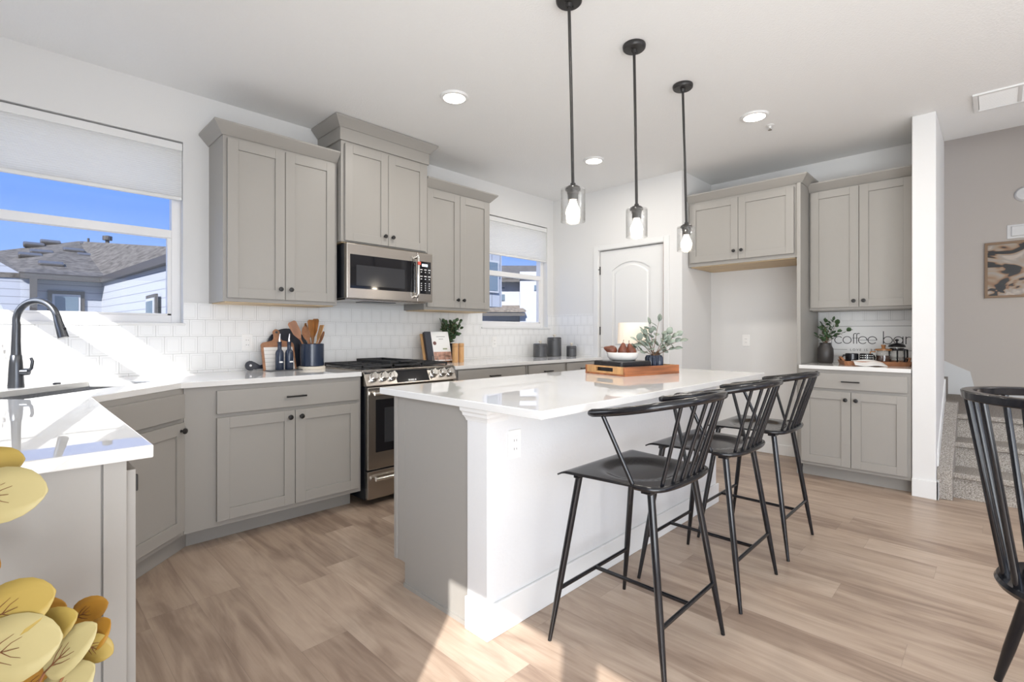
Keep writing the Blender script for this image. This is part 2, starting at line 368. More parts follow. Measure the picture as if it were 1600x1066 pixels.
# ------------------------------------------------------------------ room shell
H = 2.743
XL, XR, YB = -5.0, 2.35, -7.8        # left wall, stair wall, rear wall
def wall_holes(name, axis, pos, thick, a0, a1, z0, z1, holes, m, label):
    """wall slab lying along one axis with rectangular openings; holes = [(a0,a1,z0,z1)]"""
    mb = MB(); A = sorted({a0, a1, *[h[0] for h in holes], *[h[1] for h in holes]}); Z = sorted({z0, z1, *[h[2] for h in holes], *[h[3] for h in holes]})
    for i in range(len(A) - 1):
        for j in range(len(Z) - 1):
            ca, cz = (A[i] + A[i + 1]) / 2, (Z[j] + Z[j + 1]) / 2
            if any(h[0] < ca < h[1] and h[2] < cz < h[3] for h in holes): continue
            if axis == 'x': mb.box(A[i], A[i + 1], pos, pos + thick, Z[j], Z[j + 1])
            else: mb.box(pos, pos + thick, A[i], A[i + 1], Z[j], Z[j + 1])
    o = mb.build(name, m); bm = bmesh.new(); bm.from_mesh(o.data)
    bmesh.ops.remove_doubles(bm, verts=bm.verts, dist=1e-5); bm.verts.index_update(); bm.faces.index_update()
    # drop the inner faces shared by two boxes
    seen = {}
    for f in list(bm.faces):
        k = tuple(sorted(v.index for v in f.verts)); seen.setdefault(k, []).append(f)
    bmesh.ops.delete(bm, geom=[f for v in seen.values() if len(v) > 1 for f in v], context='FACES')
    bm.to_mesh(o.data); bm.free()
    return struct(o, label, 'wall')

struct(boxobj('floor', XL - 0.15, XR + 0.15, YB - 0.15, 0.0, -0.08, 0.0, M_floor), 'wood look plank floor running through the kitchen', 'floor')
cmb = MB(); cmb.box(XL - 0.15, 0.82, YB - 0.15, 0.0, H, H + 0.2); cmb.box(0.82, XR + 0.15, YB - 0.15, -5.2, H, H + 0.2)
struct(cmb.build('ceiling', M_ceil), 'white textured kitchen ceiling', 'ceiling')
struct(boxobj('ceiling_stairwell', 0.82, XR + 0.15, -5.2, 0.0, 5.0, 5.15, M_ceil), 'high ceiling over the stairwell', 'ceiling')
W1 = (-6.0 + 1.0, -3.745)            # window 1 opening on the back wall
wall_holes('wall_back', 'x', 0.0, 0.16, XL - 0.15, 0.12, -0.08, H + 0.2, [(-4.96, -3.745, 1.24, 2.412), (-1.145, -0.112, 1.24, 2.412)], M_wall, 'white kitchen wall behind the range')
wall_holes('wall_left', 'y', XL - 0.15, 0.15, YB - 0.15, 0.0, -0.08, H + 0.2, [(-1.32, -0.18, 1.24, 2.412), (-4.18, -3.44, 0.08, 2.03), (-4.90, -4.19, 0.08, 2.03), (-6.6, -4.96, 0.08, 2.03)], M_wall, 'white wall left of the sink')
wall_holes('wall_rear', 'x', YB - 0.15, 0.15, XL, XR + 0.15, -0.08, H + 0.2, [(-4.4, -1.6, 0.6, 2.35), (-0.9, 1.6, 0.6, 2.35)], M_wall, 'white wall behind the camera')
# pantry block, alcove and wall end beside the stairs
wall_holes('wall_pantry', 'y', 0.0, 0.12, -1.60, 0.0, 0.0, H, [(-1.41, -0.645, -0.01, 2.075)], M_wall, 'white wall with the pantry door')
struct(MB().box(0.12, 0.68, -1.60, -1.50, 0, H).build('wall_alcove', M_wall), 'short white side wall of the fridge alcove', 'wall')
struct(MB().box(0.68, 0.80, -3.32, -1.50, 0, 5.0).build('wall_right', M_wall), 'white wall behind the coffee bar and fridge alcove', 'wall')
struct(MB().box(0.04, 0.82, -3.455, -3.322, 0, H).build('wall_column', M_wall, bevel=0.006), 'narrow white wall end between coffee bar and stairs', 'wall')
struct(MB().box(0.70, 0.82, -3.455, -3.322, H, 5.0).box(0.70, 0.82, -5.2, -3.455, H + 0.2, 5.0).build('wall_stairwell_upper', M_wall), 'upper wall of the stairwell', 'wall')
M_wall2 = mat('stair_wall_paint', (0.61, 0.555, 0.50), 0.85, bump=(150, 0.12, 0.004))
struct(MB().box(XR, XR + 0.15, YB, 0.2, -0.08, 5.0).build('wall_stairs', M_wall2), 'beige wall at the back of the stair landing', 'wall')
struct(MB().box(0.80, XR, 0.0, 0.15, 0, 5.0).build('wall_stair_end', M_wall), 'end wall of the stairs', 'wall')
struct(MB().box(0.82, XR, -5.35, -5.2, 0, 5.0).build('wall_stair_side', M_wall), 'side wall of the stairs', 'wall')

# baseboards
def baseboard(name, pts_box, label):
    mb = MB()
    for b in pts_box: mb.box(*b)
    return struct(mb.build(name, M_trim, bevel=0.004), label, 'baseboard')
baseboard('baseboard_alcove', [(0.665, 0.68, -2.55, -1.60, 0, 0.10), (0.0, 0.68, -1.615, -1.60, 0, 0.10), (-0.014, 0.0, -1.615, -1.49, 0, 0.10)], 'white baseboard round the fridge alcove')
baseboard('baseboard_column', [(0.025, 0.04, -3.47, -3.322, 0, 0.13), (0.025, 0.11, -3.47, -3.455, 0, 0.13)], 'white baseboard wrapping the wall end by the stairs')

# ------------------------------------------------------------------ windows
def window(name, x0, x1, z0, z1, shade_z, label, axis='x', y_in=0.055, pos=0.0):
    """single-hung vinyl window with cellular shade, local x along the wall, room side is -y"""
    w = thing(name, label, 'window'); w['kind'] = 'structure'
    mid = z0 + (z1 - z0) * 0.48 + 0.01
    f = MB(); fy0, fy1 = y_in + 0.01, y_in + 0.075; t = 0.05
    f.box(x0, x0 + t, fy0, fy1, z0, z1).box(x1 - t, x1, fy0, fy1, z0, z1).box(x0 + t, x1 - t, fy0, fy1, z0, z0 + t).box(x0 + t, x1 - t, fy0, fy1, z1 - t, z1)
    f.build('window_frame', M_vinyl, w, 0.003)
    b = MB(); b.box(x0 + t, x1 - t, fy0 - 0.004, fy1 - 0.01, mid - 0.022, mid + 0.030).build('meeting_rail', M_vinyl, w, 0.003)
    s = MB(); st = 0.022
    s.box(x0 + t, x0 + t + st, fy0 + 0.006, fy1 - 0.02, z0 + t, mid - 0.022).box(x1 - t - st, x1 - t, fy0 + 0.006, fy1 - 0.02, z0 + t, mid - 0.022)
    s.box(x0 + t, x1 - t, fy0 + 0.006, fy1 - 0.02, z0 + t, z0 + t + 0.012)
    s.build('lower_sash', M_vinyl, w, 0.002)
    MB().box(x0 + t, x1 - t, fy1 - 0.03, fy1 - 0.026, z0 + t, z1 - t).build('window_pane', M_glass, w)
    # shade: head rail, pleated fabric, bottom rail
    MB().box(x0 + 0.002, x1 - 0.002, y_in - 0.048, y_in - 0.006, z1 - 0.058, z1 - 0.010).build('shade_headrail', M_trim, w, 0.003)
    p = MB(); n = int((z1 - 0.058 - shade_z - 0.02) / 0.012); zs = [z1 - 0.058 - (z1 - 0.058 - shade_z - 0.02) * i / (2 * n) for i in range(2 * n + 1)]
    prof = [(y_in - 0.040 + (0.002 if i % 2 else 0.0), z) for i, z in enumerate(zs)]; prof += [(y_in - 0.020 - (0.002 if i % 2 else 0.0), z) for i, z in list(enumerate(zs))[::-1]]
    p.loft([(x0 + 0.003, y, z) for y, z in prof], [(x1 - 0.003, y, z) for y, z in prof]).build('shade_fabric', M_shade, w)
    MB().box(x0 + 0.003, x1 - 0.003, y_in - 0.042, y_in - 0.016, shade_z, shade_z + 0.02).build('shade_bottom_rail', M_trim, w, 0.003)
    return w
window('window_1', -4.96, -3.745, 1.24, 2.412, 2.035, 'large window over the sink with a half lowered white shade')
window('window_2', -1.145, -0.112, 1.24, 2.412, 2.005, 'window over the right counter with a half lowered white shade')
struct(MB().box(-4.98, -3.735, -0.014, 0.066, 1.222, 1.241).build('trim_1', M_trim, bevel=0.004), 'white sill under the window over the sink', 'window sill')
struct(MB().box(-1.160, -0.080, -0.018, 0.066, 1.222, 1.241).build('trim_2', M_trim, bevel=0.004), 'white sill under the window by the canisters', 'window sill')
w3 = window('window_3', 0.0, 1.14, 1.24, 2.412, 2.03, 'window in the left wall beside the sink'); w3.location = (XL, -1.32, 0); w3.rotation_euler = (0, 0, R(90))
for nm, (y0, y1), zb in (('window_4', (-4.18, -3.44), 1.655), ('window_5', (-4.90, -4.19), 1.655), ('added_window', (-6.6, -4.96), 1.63)):  # the widest one is unseen, added to give the left fill lamp glazing
    wv = window(nm, 0.0, y1 - y0, 0.08, 2.03, zb, 'tall window in the left wall %s' % ({'window_4': 'nearest the sink', 'window_5': 'second from the sink', 'added_window': 'wide one farthest from the sink, added unseen behind the fill lamp'}[nm])); wv.location = (XL, y0, 0); wv.rotation_euler = (0, 0, R(90))
for nm, x0, x1 in (('window_6', -4.4, -1.6), ('window_7', -0.9, 1.6)):
    wr = thing(nm, 'wide window in the wall behind the camera, %s one' % ('left' if nm == 'window_6' else 'right'), 'window'); wr['kind'] = 'structure'
    f = MB(); yy = YB - 0.11
    f.box(x0, x0 + 0.06, yy, yy + 0.07, 0.6, 2.35).box(x1 - 0.06, x1, yy, yy + 0.07, 0.6, 2.35).box(x0, x1, yy, yy + 0.07, 0.6, 0.66).box(x0, x1, yy, yy + 0.07, 2.29, 2.35).box((x0 + x1) / 2 - 0.03, (x0 + x1) / 2 + 0.03, yy, yy + 0.07, 0.66, 2.29)
    f.build('window_frame', M_vinyl, wr); MB().box(x0 + 0.06, x1 - 0.06, yy + 0.03, yy + 0.034, 0.66, 2.29).build('window_pane', M_glass, wr)

# ------------------------------------------------------------------ backsplash tile (wall finish)
bs = MB()
for x0, x1, z0, z1 in ((-4.99, -3.745, 0.914, 1.222), (-3.745, -1.145, 0.914, 1.372), (-1.145, -0.112, 0.914, 1.222), (-0.112, -0.008, 0.914, 1.392)): bs.box(x0, x1, -0.008, 0.0, z0, z1)
struct(bs.build('trim_3', M_tile), 'white square framed tile backsplash along the range wall', 'backsplash')
b2 = MB().box(0.008, 0.585, -0.008, 0.0, 0.914, 1.392).build('trim_4', M_tile); b2.rotation_euler = (0, 0, R(-90)); b2.location = (0, 0, 0); struct(b2, 'white tile backsplash returning beside the pantry door', 'backsplash')
b3 = MB().box(2.60, 3.32, -0.008, 0.0, 0.914, 1.38).build('trim_5', M_tile); b3.rotation_euler = (0, 0, R(-90)); b3.location = (0.68, 0, 0); struct(b3, 'white tile backsplash behind the coffee bar', 'backsplash')

# ------------------------------------------------------------------ pantry door
pd = thing('door_1', 'white arched two panel pantry door', 'door', (0, -0.645, 0), R(-90)); pd['kind'] = 'structure'
DW, DH = 0.757, 2.067     # local x 0..DW, front at y=0.02 (slightly recessed)
slab = MB(); slab.box(0.003, DW, 0.034, 0.06, 0.008, DH)
# front skin with arched recess: stiles, rails, arch header
def shell_ring(mb, outer, inner, y0, y1):
    n = len(outer)
    a = [(x, y0, z) for x, z in outer]; b = [(x, y0 + 0.0, z) for x, z in inner]; c = [(x, y1, z) for x, z in inner]
    o = len(mb.v); mb.add(a + b + c, [(i, (i + 1) % n, n + (i + 1) % n, n + i) for i in range(n)] + [(n + i, n + (i + 1) % n, 2 * n + (i + 1) % n, 2 * n + i) for i in range(n)])
px0, px1 = 0.155, DW - 0.15
archp = [(px0 + (px1 - px0) * i / 16, 1.845 + 0.085 * math.sin(PI * i / 16) ** 0.8) for i in range(17)]
inner = [(px0, 1.02)] + archp + [(px1, 1.02)]
def outerize(pt):
    x, z = pt; return (0.003 if x <= px0 + 1e-6 else (DW if x >= px1 - 1e-6 else (x - px0) / (px1 - px0) * DW), 0.92 if z < 1.5 else DH)
outer = [(0.003, 0.92)] + [(0.003 + (DW - 0.003) * i / 16, DH) for i in range(17)] + [(DW, 0.92)]
shell_ring(slab, outer, inner, 0.022, 0.034)
inner2 = [(px0, 0.20), (px0, 0.84), (px1, 0.84), (px1, 0.20)]; outer2 = [(0.003, 0.008), (0.003, 0.92), (DW, 0.92), (DW, 0.008)]
shell_ring(slab, outer2, inner2, 0.022, 0.034)
slab.box(0.003, 0.006, 0.022, 0.034, 0.008, DH).box(DW - 0.003, DW, 0.022, 0.034, 0.008, DH)
slab.build('door_slab', M_door, pd, 0)
rp = MB(); k = 0.028
ia = [(px0 + k + (px1 - px0 - 2 * k) * i / 16, 1.845 - k + 0.085 * math.sin(PI * i / 16) ** 0.8) for i in range(17)]
poly = [(px0 + k, 1.02 + k)] + ia + [(px1 - k, 1.02 + k)]
rp.loft([(x, 0.0345, z) for x, z in poly], [(x + (0.012 if x < DW / 2 else -0.012), 0.026, z + (0.012 if z < 1.5 else -0.012)) for x, z in poly])
rp.build('raised_panel', M_door, pd)
for zz in (0.26, 1.20, 1.86):
    MB().box(-0.006, 0.010, 0.012, 0.022, zz - 0.045, zz + 0.045).build('hinge', M_hinge, pd, 0.002)
kn = MB().at((DW - 0.07, 0.022, 0.96), rx=R(90)); kn.lathe([(0.03, 0), (0.03, 0.006), (0.011, 0.01), (0.011, 0.035), (0.026, 0.045), (0.028, 0.06), (0.012, 0.072), (0, 0.073)], 20); kn.build('door_knob', M_hinge, pd, smooth=40)
MB().box(-0.05, 0.006, -0.006, 0.004, 1.865, 1.873).build('latch_pin', M_hinge, pd)
cs = MB(); cw = 0.058
cs.box(-0.004 - cw, -0.004, -0.014, 0.0, 0, 2.075 + cw).box(0.765 + 0.004, 0.769 + cw, -0.014, 0.0, 0, 2.075 + cw).box(-0.004, 0.769, -0.014, 0.0, 2.075 + 0.004, 2.075 + cw)
o = cs.build('trim_6', M_trim, bevel=0.004); o.location = (0, -0.645, 0); o.rotation_euler = (0, 0, R(-90)); struct(o, 'white casing round the pantry door', 'door casing')
struct(MB().box(0.002, 0.118, -1.4095, -1.4045, 0, 2.075).build('trim_7', M_jamb), 'reddish strip of jamb along the pantry door edge', 'door jamb')
struct(MB().box(0.121, 0.16, -1.499, -0.001, 0, H - 0.001).build('wall_pantry_inside', M_wall), 'inner face of the pantry wall', 'wall')

# ------------------------------------------------------------------ cabinets
DT = 0.02
def door_mesh(w, h, rail=0.062):
    mb = MB(); y0, y1 = -DT, 0.0
    mb.box(0, rail, y0, y1, 0, h).box(w - rail, w, y0, y1, 0, h).box(rail, w - rail, y0, y1, 0, rail).box(rail, w - rail, y0, y1, h - rail, h)
    mb.box(rail, w - rail, y0 + 0.009, y1 - 0.002, rail, h - rail)
    return mb
def knob(parent, x, z, y=-DT):
    k = MB().at((x, y, z), rx=R(90)); k.lathe([(0.008, 0), (0.006, 0.004), (0.0055, 0.012), (0.014, 0.017), (0.0155, 0.022), (0.0135, 0.027), (0.004, 0.029), (0, 0.029)], 18)
    return k.build('knob', M_knob, parent, smooth=35)
def pull(parent, x, z, L=0.12, y=-DT):
    k = MB(); k.box(x - L / 2, x + L / 2, y - 0.032, y - 0.022, z - 0.005, z + 0.005).box(x - L / 2 + 0.01, x - L / 2 + 0.02, y - 0.024, y, z - 0.004, z + 0.004).box(x + L / 2 - 0.02, x + L / 2 - 0.01, y - 0.024, y, z - 0.004, z + 0.004)
    return k.build('pull', M_knob, parent, 0.0015)
def add_door(cab, x, z, w, h, ks=None, kz=None, name='door'):
    d = door_mesh(w, h).build(name, M_cab, cab, 0.0012); d.location = (x, 0, z)
    if ks is not None: knob(d, 0.032 if ks == 'l' else w - 0.032, kz)
    return d
def add_drawer(cab, x, z, w, h, pl=True, slab=True, L=0.12):
    mb = MB().box(0, w, -DT, 0, 0, h)
    d = mb.build('drawer_front', M_cab, cab, 0.002); d.location = (x, 0, z)
    if pl: pull(d, w / 2, h / 2, L)
    return d
def crown_mesh(x0, x1, depth, z, h=0.072, proj=0.06, left=True, right=True):
    """crown round a box with front at y=0, back at y=depth: profile swept as lofted quads"""
    prof = [(0.0, 0.0), (0.006, 0.0), (0.009, 0.004), (proj - 0.003, h - 0.014), (proj, h - 0.010), (proj, h), (0.0, h)]
    mb = MB(); n = len(prof)
    def ring(kind):
        out = []
        for p, q in prof:
            if kind == 'lb': out.append((x0 - (p if left else 0), depth, z + q))
            if kind == 'lf': out.append((x0 - (p if left else 0), -p, z + q))
            if kind == 'rf': out.append((x1 + (p if right else 0), -p, z + q))
            if kind == 'rb': out.append((x1 + (p if right else 0), depth, z + q))
        return out
    rs = ([ring('lb')] if left else []) + [ring('lf'), ring('rf')] + ([ring('rb')] if right else [])
    vs = [p for r in rs for p in r]; fs = []
    for i in range(len(rs) - 1):
        for k in range(n):
            k2 = (k + 1) % n; fs.append((i * n + k, i * n + k2, (i + 1) * n + k2, (i + 1) * n + k))
    fs += [tuple(range(n)), tuple((len(rs) - 1) * n + k for k in range(n))]
    return mb.add(vs, fs)

def wall_cabinet(name, label, loc, rz, w, depth, h, doors=2, gap=0.022, top_gap=0.02, bot_gap=0.03, knob_z=0.07, crown=True, cl=True, cr=True, ch=0.072, cp=0.06, group=None, raw=True):
    c = thing(name, label, 'cabinet', loc, rz, group)
    MB().box(0, w, 0, depth, 0.006, h).build('carcass', M_cab, c, 0.001)
    MB().box(0.018, w - 0.018, 0.02, depth - 0.004, 0.0, 0.006).build('underside', M_raw if raw else M_cab, c)
    dw = (w - 2 * gap - 0.004 * (doors - 1)) / doors
    for i in range(doors): add_door(c, gap + i * (dw + 0.004), bot_gap, dw, h - bot_gap - top_gap, 'r' if (i % 2 == 0) else 'l', knob_z)
    if crown: crown_mesh(0, w, depth, h - 0.002, ch, cp, cl, cr).build('crown_molding', M_cab, c)
    return c
upl = wall_cabinet('wall_cabinet', 'tall two door grey wall cabinet right of the sink window', (-3.598, -0.305, 1.369), 0, 0.747, 0.305, 1.052, gap=0.022, cr=False)
upr = wall_cabinet('wall_cabinet', 'two door grey wall cabinet between microwave and the smaller window', (-2.078, -0.305, 1.369), 0, 0.757, 0.305, 1.052, gap=0.022, cl=False)
mwc = wall_cabinet('wall_cabinet', 'short raised two door cabinet directly above the microwave', (-2.846, -0.36, 1.838), 0, 0.762, 0.36, 0.742, gap=0.024, bot_gap=0.014, crown=False)
MB().box(-0.012, 0.774, -0.012, 0.36, 0.742, 0.836).build('riser_panel', M_cab, mwc, 0.002)
crown_mesh(-0.012, 0.774, 0.36, 0.834, 0.068, 0.055).build('crown_molding', M_cab, mwc).location = (0, -0.012, 0)

def base_cabinet(name, label, loc, rz, w, depth, units, toe=0.105, top=0.884, fill_l=0.0, toe_in=0.08, drawer=(0.728, 0.856), doorz=(0.135, 0.706), pl=0.12, knob_z=None, toe_l=0.0, toe_r=0.0, extra_r=0.0):
    """units = [(x0, x1, ndoors, has_drawer)]"""
    c = thing(name, label, 'cabinet', loc, rz)
    MB().box(0, w, 0, depth, toe, top).build('carcass', M_cab, c, 0.001)
    MB().box(toe_l, w - toe_r, toe_in, depth, 0, toe).build('toe_kick', M_cab, c)
    for x0, x1, nd, dr in units:
        if dr: add_drawer(c, x0, drawer[0], x1 - x0, drawer[1] - drawer[0], True, L=pl)
        if nd:
            dw = (x1 - x0 - 0.004 * (nd - 1)) / nd; hh = doorz[1] - doorz[0]
            for i in range(nd): add_door(c, x0 + i * (dw + 0.004), doorz[0], dw, hh, ('r' if (i % 2 == 0) else 'l'), hh - 0.04 if knob_z is None else knob_z)
    return c
FY = -0.68
base_cabinet('base_cabinet', 'grey base cabinet with one wide drawer left of the range', (-3.885, FY, 0), 0, 1.02, 0.66, [(0.152, 1.0, 2, True)], toe_l=0.033, toe_r=0.02, toe_in=0.11)
base_cabinet('base_cabinet', 'wide drawer base cabinet just right of the range', (-2.06, FY, 0), 0, 0.84, 0.66, [(0.03, 0.81, 2, True)], drawer=(0.752, 0.874))
base_cabinet('base_cabinet', 'middle narrow drawer base cabinet below the canisters', (-1.216, FY, 0), 0, 0.56, 0.66, [(0.02, 0.54, 1, True)], drawer=(0.752, 0.874))
base_cabinet('base_cabinet', 'narrow drawer base cabinet next to the pantry door casing', (-0.652, FY, 0), 0, 0.63, 0.66, [(0.02, 0.56, 1, True)], drawer=(0.752, 0.874))

# diagonal sink base: pentagon carcass
sb = thing('sink_cabinet', 'angled grey corner cabinet under the sink with false drawer', 'cabinet', (-4.322, -1.117, 0), R(45))
DL = 0.437 * math.sqrt(2)
def to_local(x, y):
    dx, dy = x + 4.322, y + 1.117; c = math.cos(R(-45)); s = math.sin(R(-45)); return (dx * c - dy * s, dx * s + dy * c)
pent = [to_local(*p) for p in ((-4.322, -1.117), (-3.887, -0.682), (-3.887, -0.02), (-4.98, -0.02), (-4.98, -1.117))]
MB().prism(pent, 0.105, 0.60).build('carcass', M_cab, sb)
MB().box(0.001, DL - 0.003, 0.0, 0.02, 0.60, 0.884).build('face_frame', M_cab, sb)
MB().prism([to_local(*p) for p in ((-4.400, -1.117), (-3.853, -0.570), (-3.853, -0.1), (-4.9, -0.1), (-4.9, -1.117))], 0, 0.105).build('toe_kick', M_cab, sb)
add_drawer(sb, 0.02, 0.728, DL - 0.04, 0.128, False)
add_door(sb, 0.02, 0.135, DL - 0.04, 0.571, 'r', 0.53)

# peninsula cabinet left foreground (front faces the aisle, +x)
pn = thing('base_cabinet', 'grey cabinet run in the left foreground with plain end panel', 'cabinet', (-4.345, -2.32, 0), R(90))
MB().box(0.0, 1.198, 0.0, 0.645, 0.105, 0.884).build('carcass', M_cab, pn, 0.001)
MB().box(0.0, 1.16, 0.07, 0.645, 0.0, 0.105).build('toe_kick', M_cab, pn)
MB().box(-0.006, 0.0, 0.045, 0.645, 0.0, 0.884).build('end_panel', M_cab, pn, 0.001)
MB().box(-0.010, 0.0, 0.0, 0.042, 0.0, 0.884).build('corner_stile', M_cab, pn, 0.001)
for i in range(2): add_door(pn, 0.012 + i * 0.585, 0.12, 0.58, 0.735, 'l' if i else None, 0.66)
pd2 = [o for o in pn.children if o.name.startswith('door')][0]
MB().box(0.03, 0.037, -0.029, -0.02, 0.675, 0.715).build('pull', M_knob, pd2, 0.002)

# right side: fridge cabinet with tall panel, coffee bar
fc = wall_cabinet('wall_cabinet', 'deep two door cabinet bridging the fridge alcove', (0.13, -1.603, 1.812), R(-90), 0.955, 0.545, 0.628, gap=0.022, bot_gap=0.04, top_gap=0.024, knob_z=0.075, crown=False)
crown_mesh(0, 0.985, 0.545, 0.626, 0.070, 0.055, False, True).build('crown_molding', M_cab, fc)
fp = thing('fridge_panel', 'tall grey side panel between fridge alcove and coffee bar', 'panel', (0.10, -2.562, 0), R(-90))
MB().box(0, 0.028, 0, 0.575, 0, 2.437).build('side_panel', M_cab, fp, 0.001)
cu = wall_cabinet('wall_cabinet', 'tall two door grey cabinet above the coffee bar', (0.36, -2.592, 1.365), R(-90), 0.726, 0.31, 1.035, gap=0.014, bot_gap=0.026, top_gap=0.012, knob_z=0.05, cl=False, cr=False, ch=0.066, raw=False)
cb = base_cabinet('base_cabinet', 'grey coffee bar base cabinet with drawer over two doors', (0.055, -2.592, 0), R(-90), 0.726, 0.615, [(0.018, 0.705, 2, True)], toe=0.10, drawer=(0.735, 0.855), doorz=(0.128, 0.712), knob_z=0.525, toe_l=0.006)

# ------------------------------------------------------------------ countertops
def slab_obj(name, poly, label, z0=0.884, z1=0.914, m=None):
    return tag(MB().prism(poly, z0, z1).build(name, m or M_quartz, bevel=0.003), label, 'countertop')
# sink counter with a rotated rectangular cut-out
S2 = math.sqrt(0.5); DC = (-4.10, -0.90)
def diag(e1, e2): return (DC[0] + e1 * S2 + e2 * S2, DC[1] + e1 * S2 - e2 * S2)
outline = [(-2.868, -0.703), (-2.868, -0.009), (-4.99, -0.009), (-4.99, -2.347), (-4.297, -2.347), (-4.297, -1.098), (-3.902, -0.703)]
hole = [diag(0.37, -0.20), diag(0.37, -0.555), diag(-0.36, -0.555), diag(-0.36, -0.20)]
def counter_with_hole():
    bm = bmesh.new()
    vo = [bm.verts.new((x, y, 0.914)) for x, y in outline]; vh = [bm.verts.new((x, y, 0.914)) for x, y in hole]
    eds = [bm.edges.new((vo[i], vo[(i + 1) % len(vo)])) for i in range(len(vo))] + [bm.edges.new((vh[i], vh[(i + 1) % 4])) for i in range(4)]
    r = bmesh.ops.triangle_fill(bm, edges=eds, use_beauty=True)
    kill = []
    from mathutils.geometry import intersect_point_tri_2d
    for f in bm.faces:
        c = f.calc_center_median()
        e1 = ((c.x - DC[0]) + (c.y - DC[1])) * S2; e2 = ((c.x - DC[0]) - (c.y - DC[1])) * S2
        if -0.36 < e1 < 0.37 and -0.555 < e2 < -0.20: kill.append(f)
    bmesh.ops.delete(bm, geom=kill, context='FACES_ONLY')
    r = bmesh.ops.extrude_face_region(bm, geom=bm.faces[:])
    for v in [g for g in r['geom'] if isinstance(g, bmesh.types.BMVert)]: v.co.z -= 0.03
    bmesh.ops.recalc_face_normals(bm, faces=bm.faces)
    me = bpy.data.meshes.new('countertop'); bm.to_mesh(me); bm.free(); me.materials.append(M_quartz)
    o = bpy.data.objects.new('countertop', me); COL.objects.link(o)
    b = o.modifiers.new('bevel', 'BEVEL'); b.width = 0.003; b.segments = 2; b.limit_method = 'ANGLE'; b.angle_limit = R(60)
    return o
tag(counter_with_hole(), 'white quartz L shaped counter holding the sink, left foreground', 'countertop')
slab_obj('countertop', [(-2.062, -0.703), (-2.062, -0.009), (-0.009, -0.009), (-0.009, -0.703)], 'white quartz counter right of the range under the smaller window')
slab_obj('countertop', [(0.03, -2.594), (0.672, -2.594), (0.672, -3.318), (0.03, -3.318)], 'white quartz counter of the coffee bar')
IX0, IX1, IY0, IY1 = -3.290, -1.06, -2.672, -1.645
slab_obj('countertop', [(IX0, IY0), (IX1, IY0), (IX1, IY1), (IX0, IY1)], 'white quartz top of the kitchen island')

# undermount sink
sk = thing('kitchen_sink', 'steel undermount sink set in the corner counter', 'sink', (DC[0], DC[1], 0.884), R(45))
def bowl(x0, x1, y0, y1, d, t=0.004):
    mb = MB(); mb.box(x0 - t, x1 + t, y0 - t, y0, -d, -0.001).box(x0 - t, x1 + t, y1, y1 + t, -d, -0.001).box(x0 - t, x0, y0, y1, -d, -0.001).box(x1, x1 + t, y0, y1, -d, -0.001).box(x0 - t, x1 + t, y0 - t, y1 + t, -d - t, -d)
    return mb
bowl(-0.364, 0.374, 0.196, 0.559, 0.22).build('basin', M_sinkst, sk)
MB().at((0.0, 0.38, -0.2195)).lathe([(0.045, 0), (0.045, 0.003), (0.03, 0.004), (0.028, 0.001), (0, 0.001)], 24).build('drain', M_chrome, sk, smooth=40)

# ------------------------------------------------------------------ island
isl = thing('kitchen_island', 'kitchen island with grey end panel and white seating side', 'island', (0, 0, 0))
MB().box(-3.235, -1.10, -2.245, -1.81, 0.0, 0.884).box(-3.235, -1.10, -1.81, -1.715, 0.11, 0.884).build('carcass', M_cab, isl, 0.001)
MB().box(-3.247, -3.235, -2.245, -1.795, 0.0, 0.884).box(-3.247, -3.235, -1.795, -1.735, 0.11, 0.884).build('end_panel', M_cab, isl, 0.001)
MB().box(-3.252, -3.235, -1.735, -1.712, 0.11, 0.884).build('corner_stile', M_cab, isl, 0.001)
MB().box(-3.254, -3.247, -2.245, -1.795, 0.0, 0.018).build('shoe_molding', M_cab, isl)
M_pony = mat('island_paint', (0.70, 0.70, 0.70), 0.7, bump=(60, 0.35, 0.004))
MB().box(-3.252, -1.085, -2.365, -2.246, 0.0, 0.884).build('half_wall', M_pony, isl, 0.003)
MB().prism([(-3.266, -2.379), (-1.07, -2.379), (-1.07, -2.365), (-3.252, -2.365), (-3.252, -2.246), (-3.266, -2.246)], 0, 0.13).build('baseboard', M_trim, isl, 0.004)
# cove bracket trim wrapped round the top of the half wall end
pr = [(0, 0), (0.003, 0.0), (0.005, 0.008), (0.010, 0.018), (0.014, 0.021), (0.0155, 0.032), (0.022, 0.040), (0.0235, 0.056), (0, 0.056)]
mb = MB()
rA = [(-3.252 - p, -2.246 + p * 0.9, 0.828 + q) for p, q in pr]; rB = [(-3.252 - p, -2.365 - p, 0.828 + q) for p, q in pr]; rC = [(-3.14, -2.365 - p * 0.25, 0.828 + q) for p, q in pr]
n = len(pr); vs = rA + rB + rC
mb.add(vs, [(i * n + k, i * n + (k + 1) % n, (i + 1) * n + (k + 1) % n, (i + 1) * n + k) for i in range(2) for k in range(n)] + [tuple(range(n)), tuple(2 * n + k for k in range(n))])
mb.build('cap_molding', M_trim, isl)

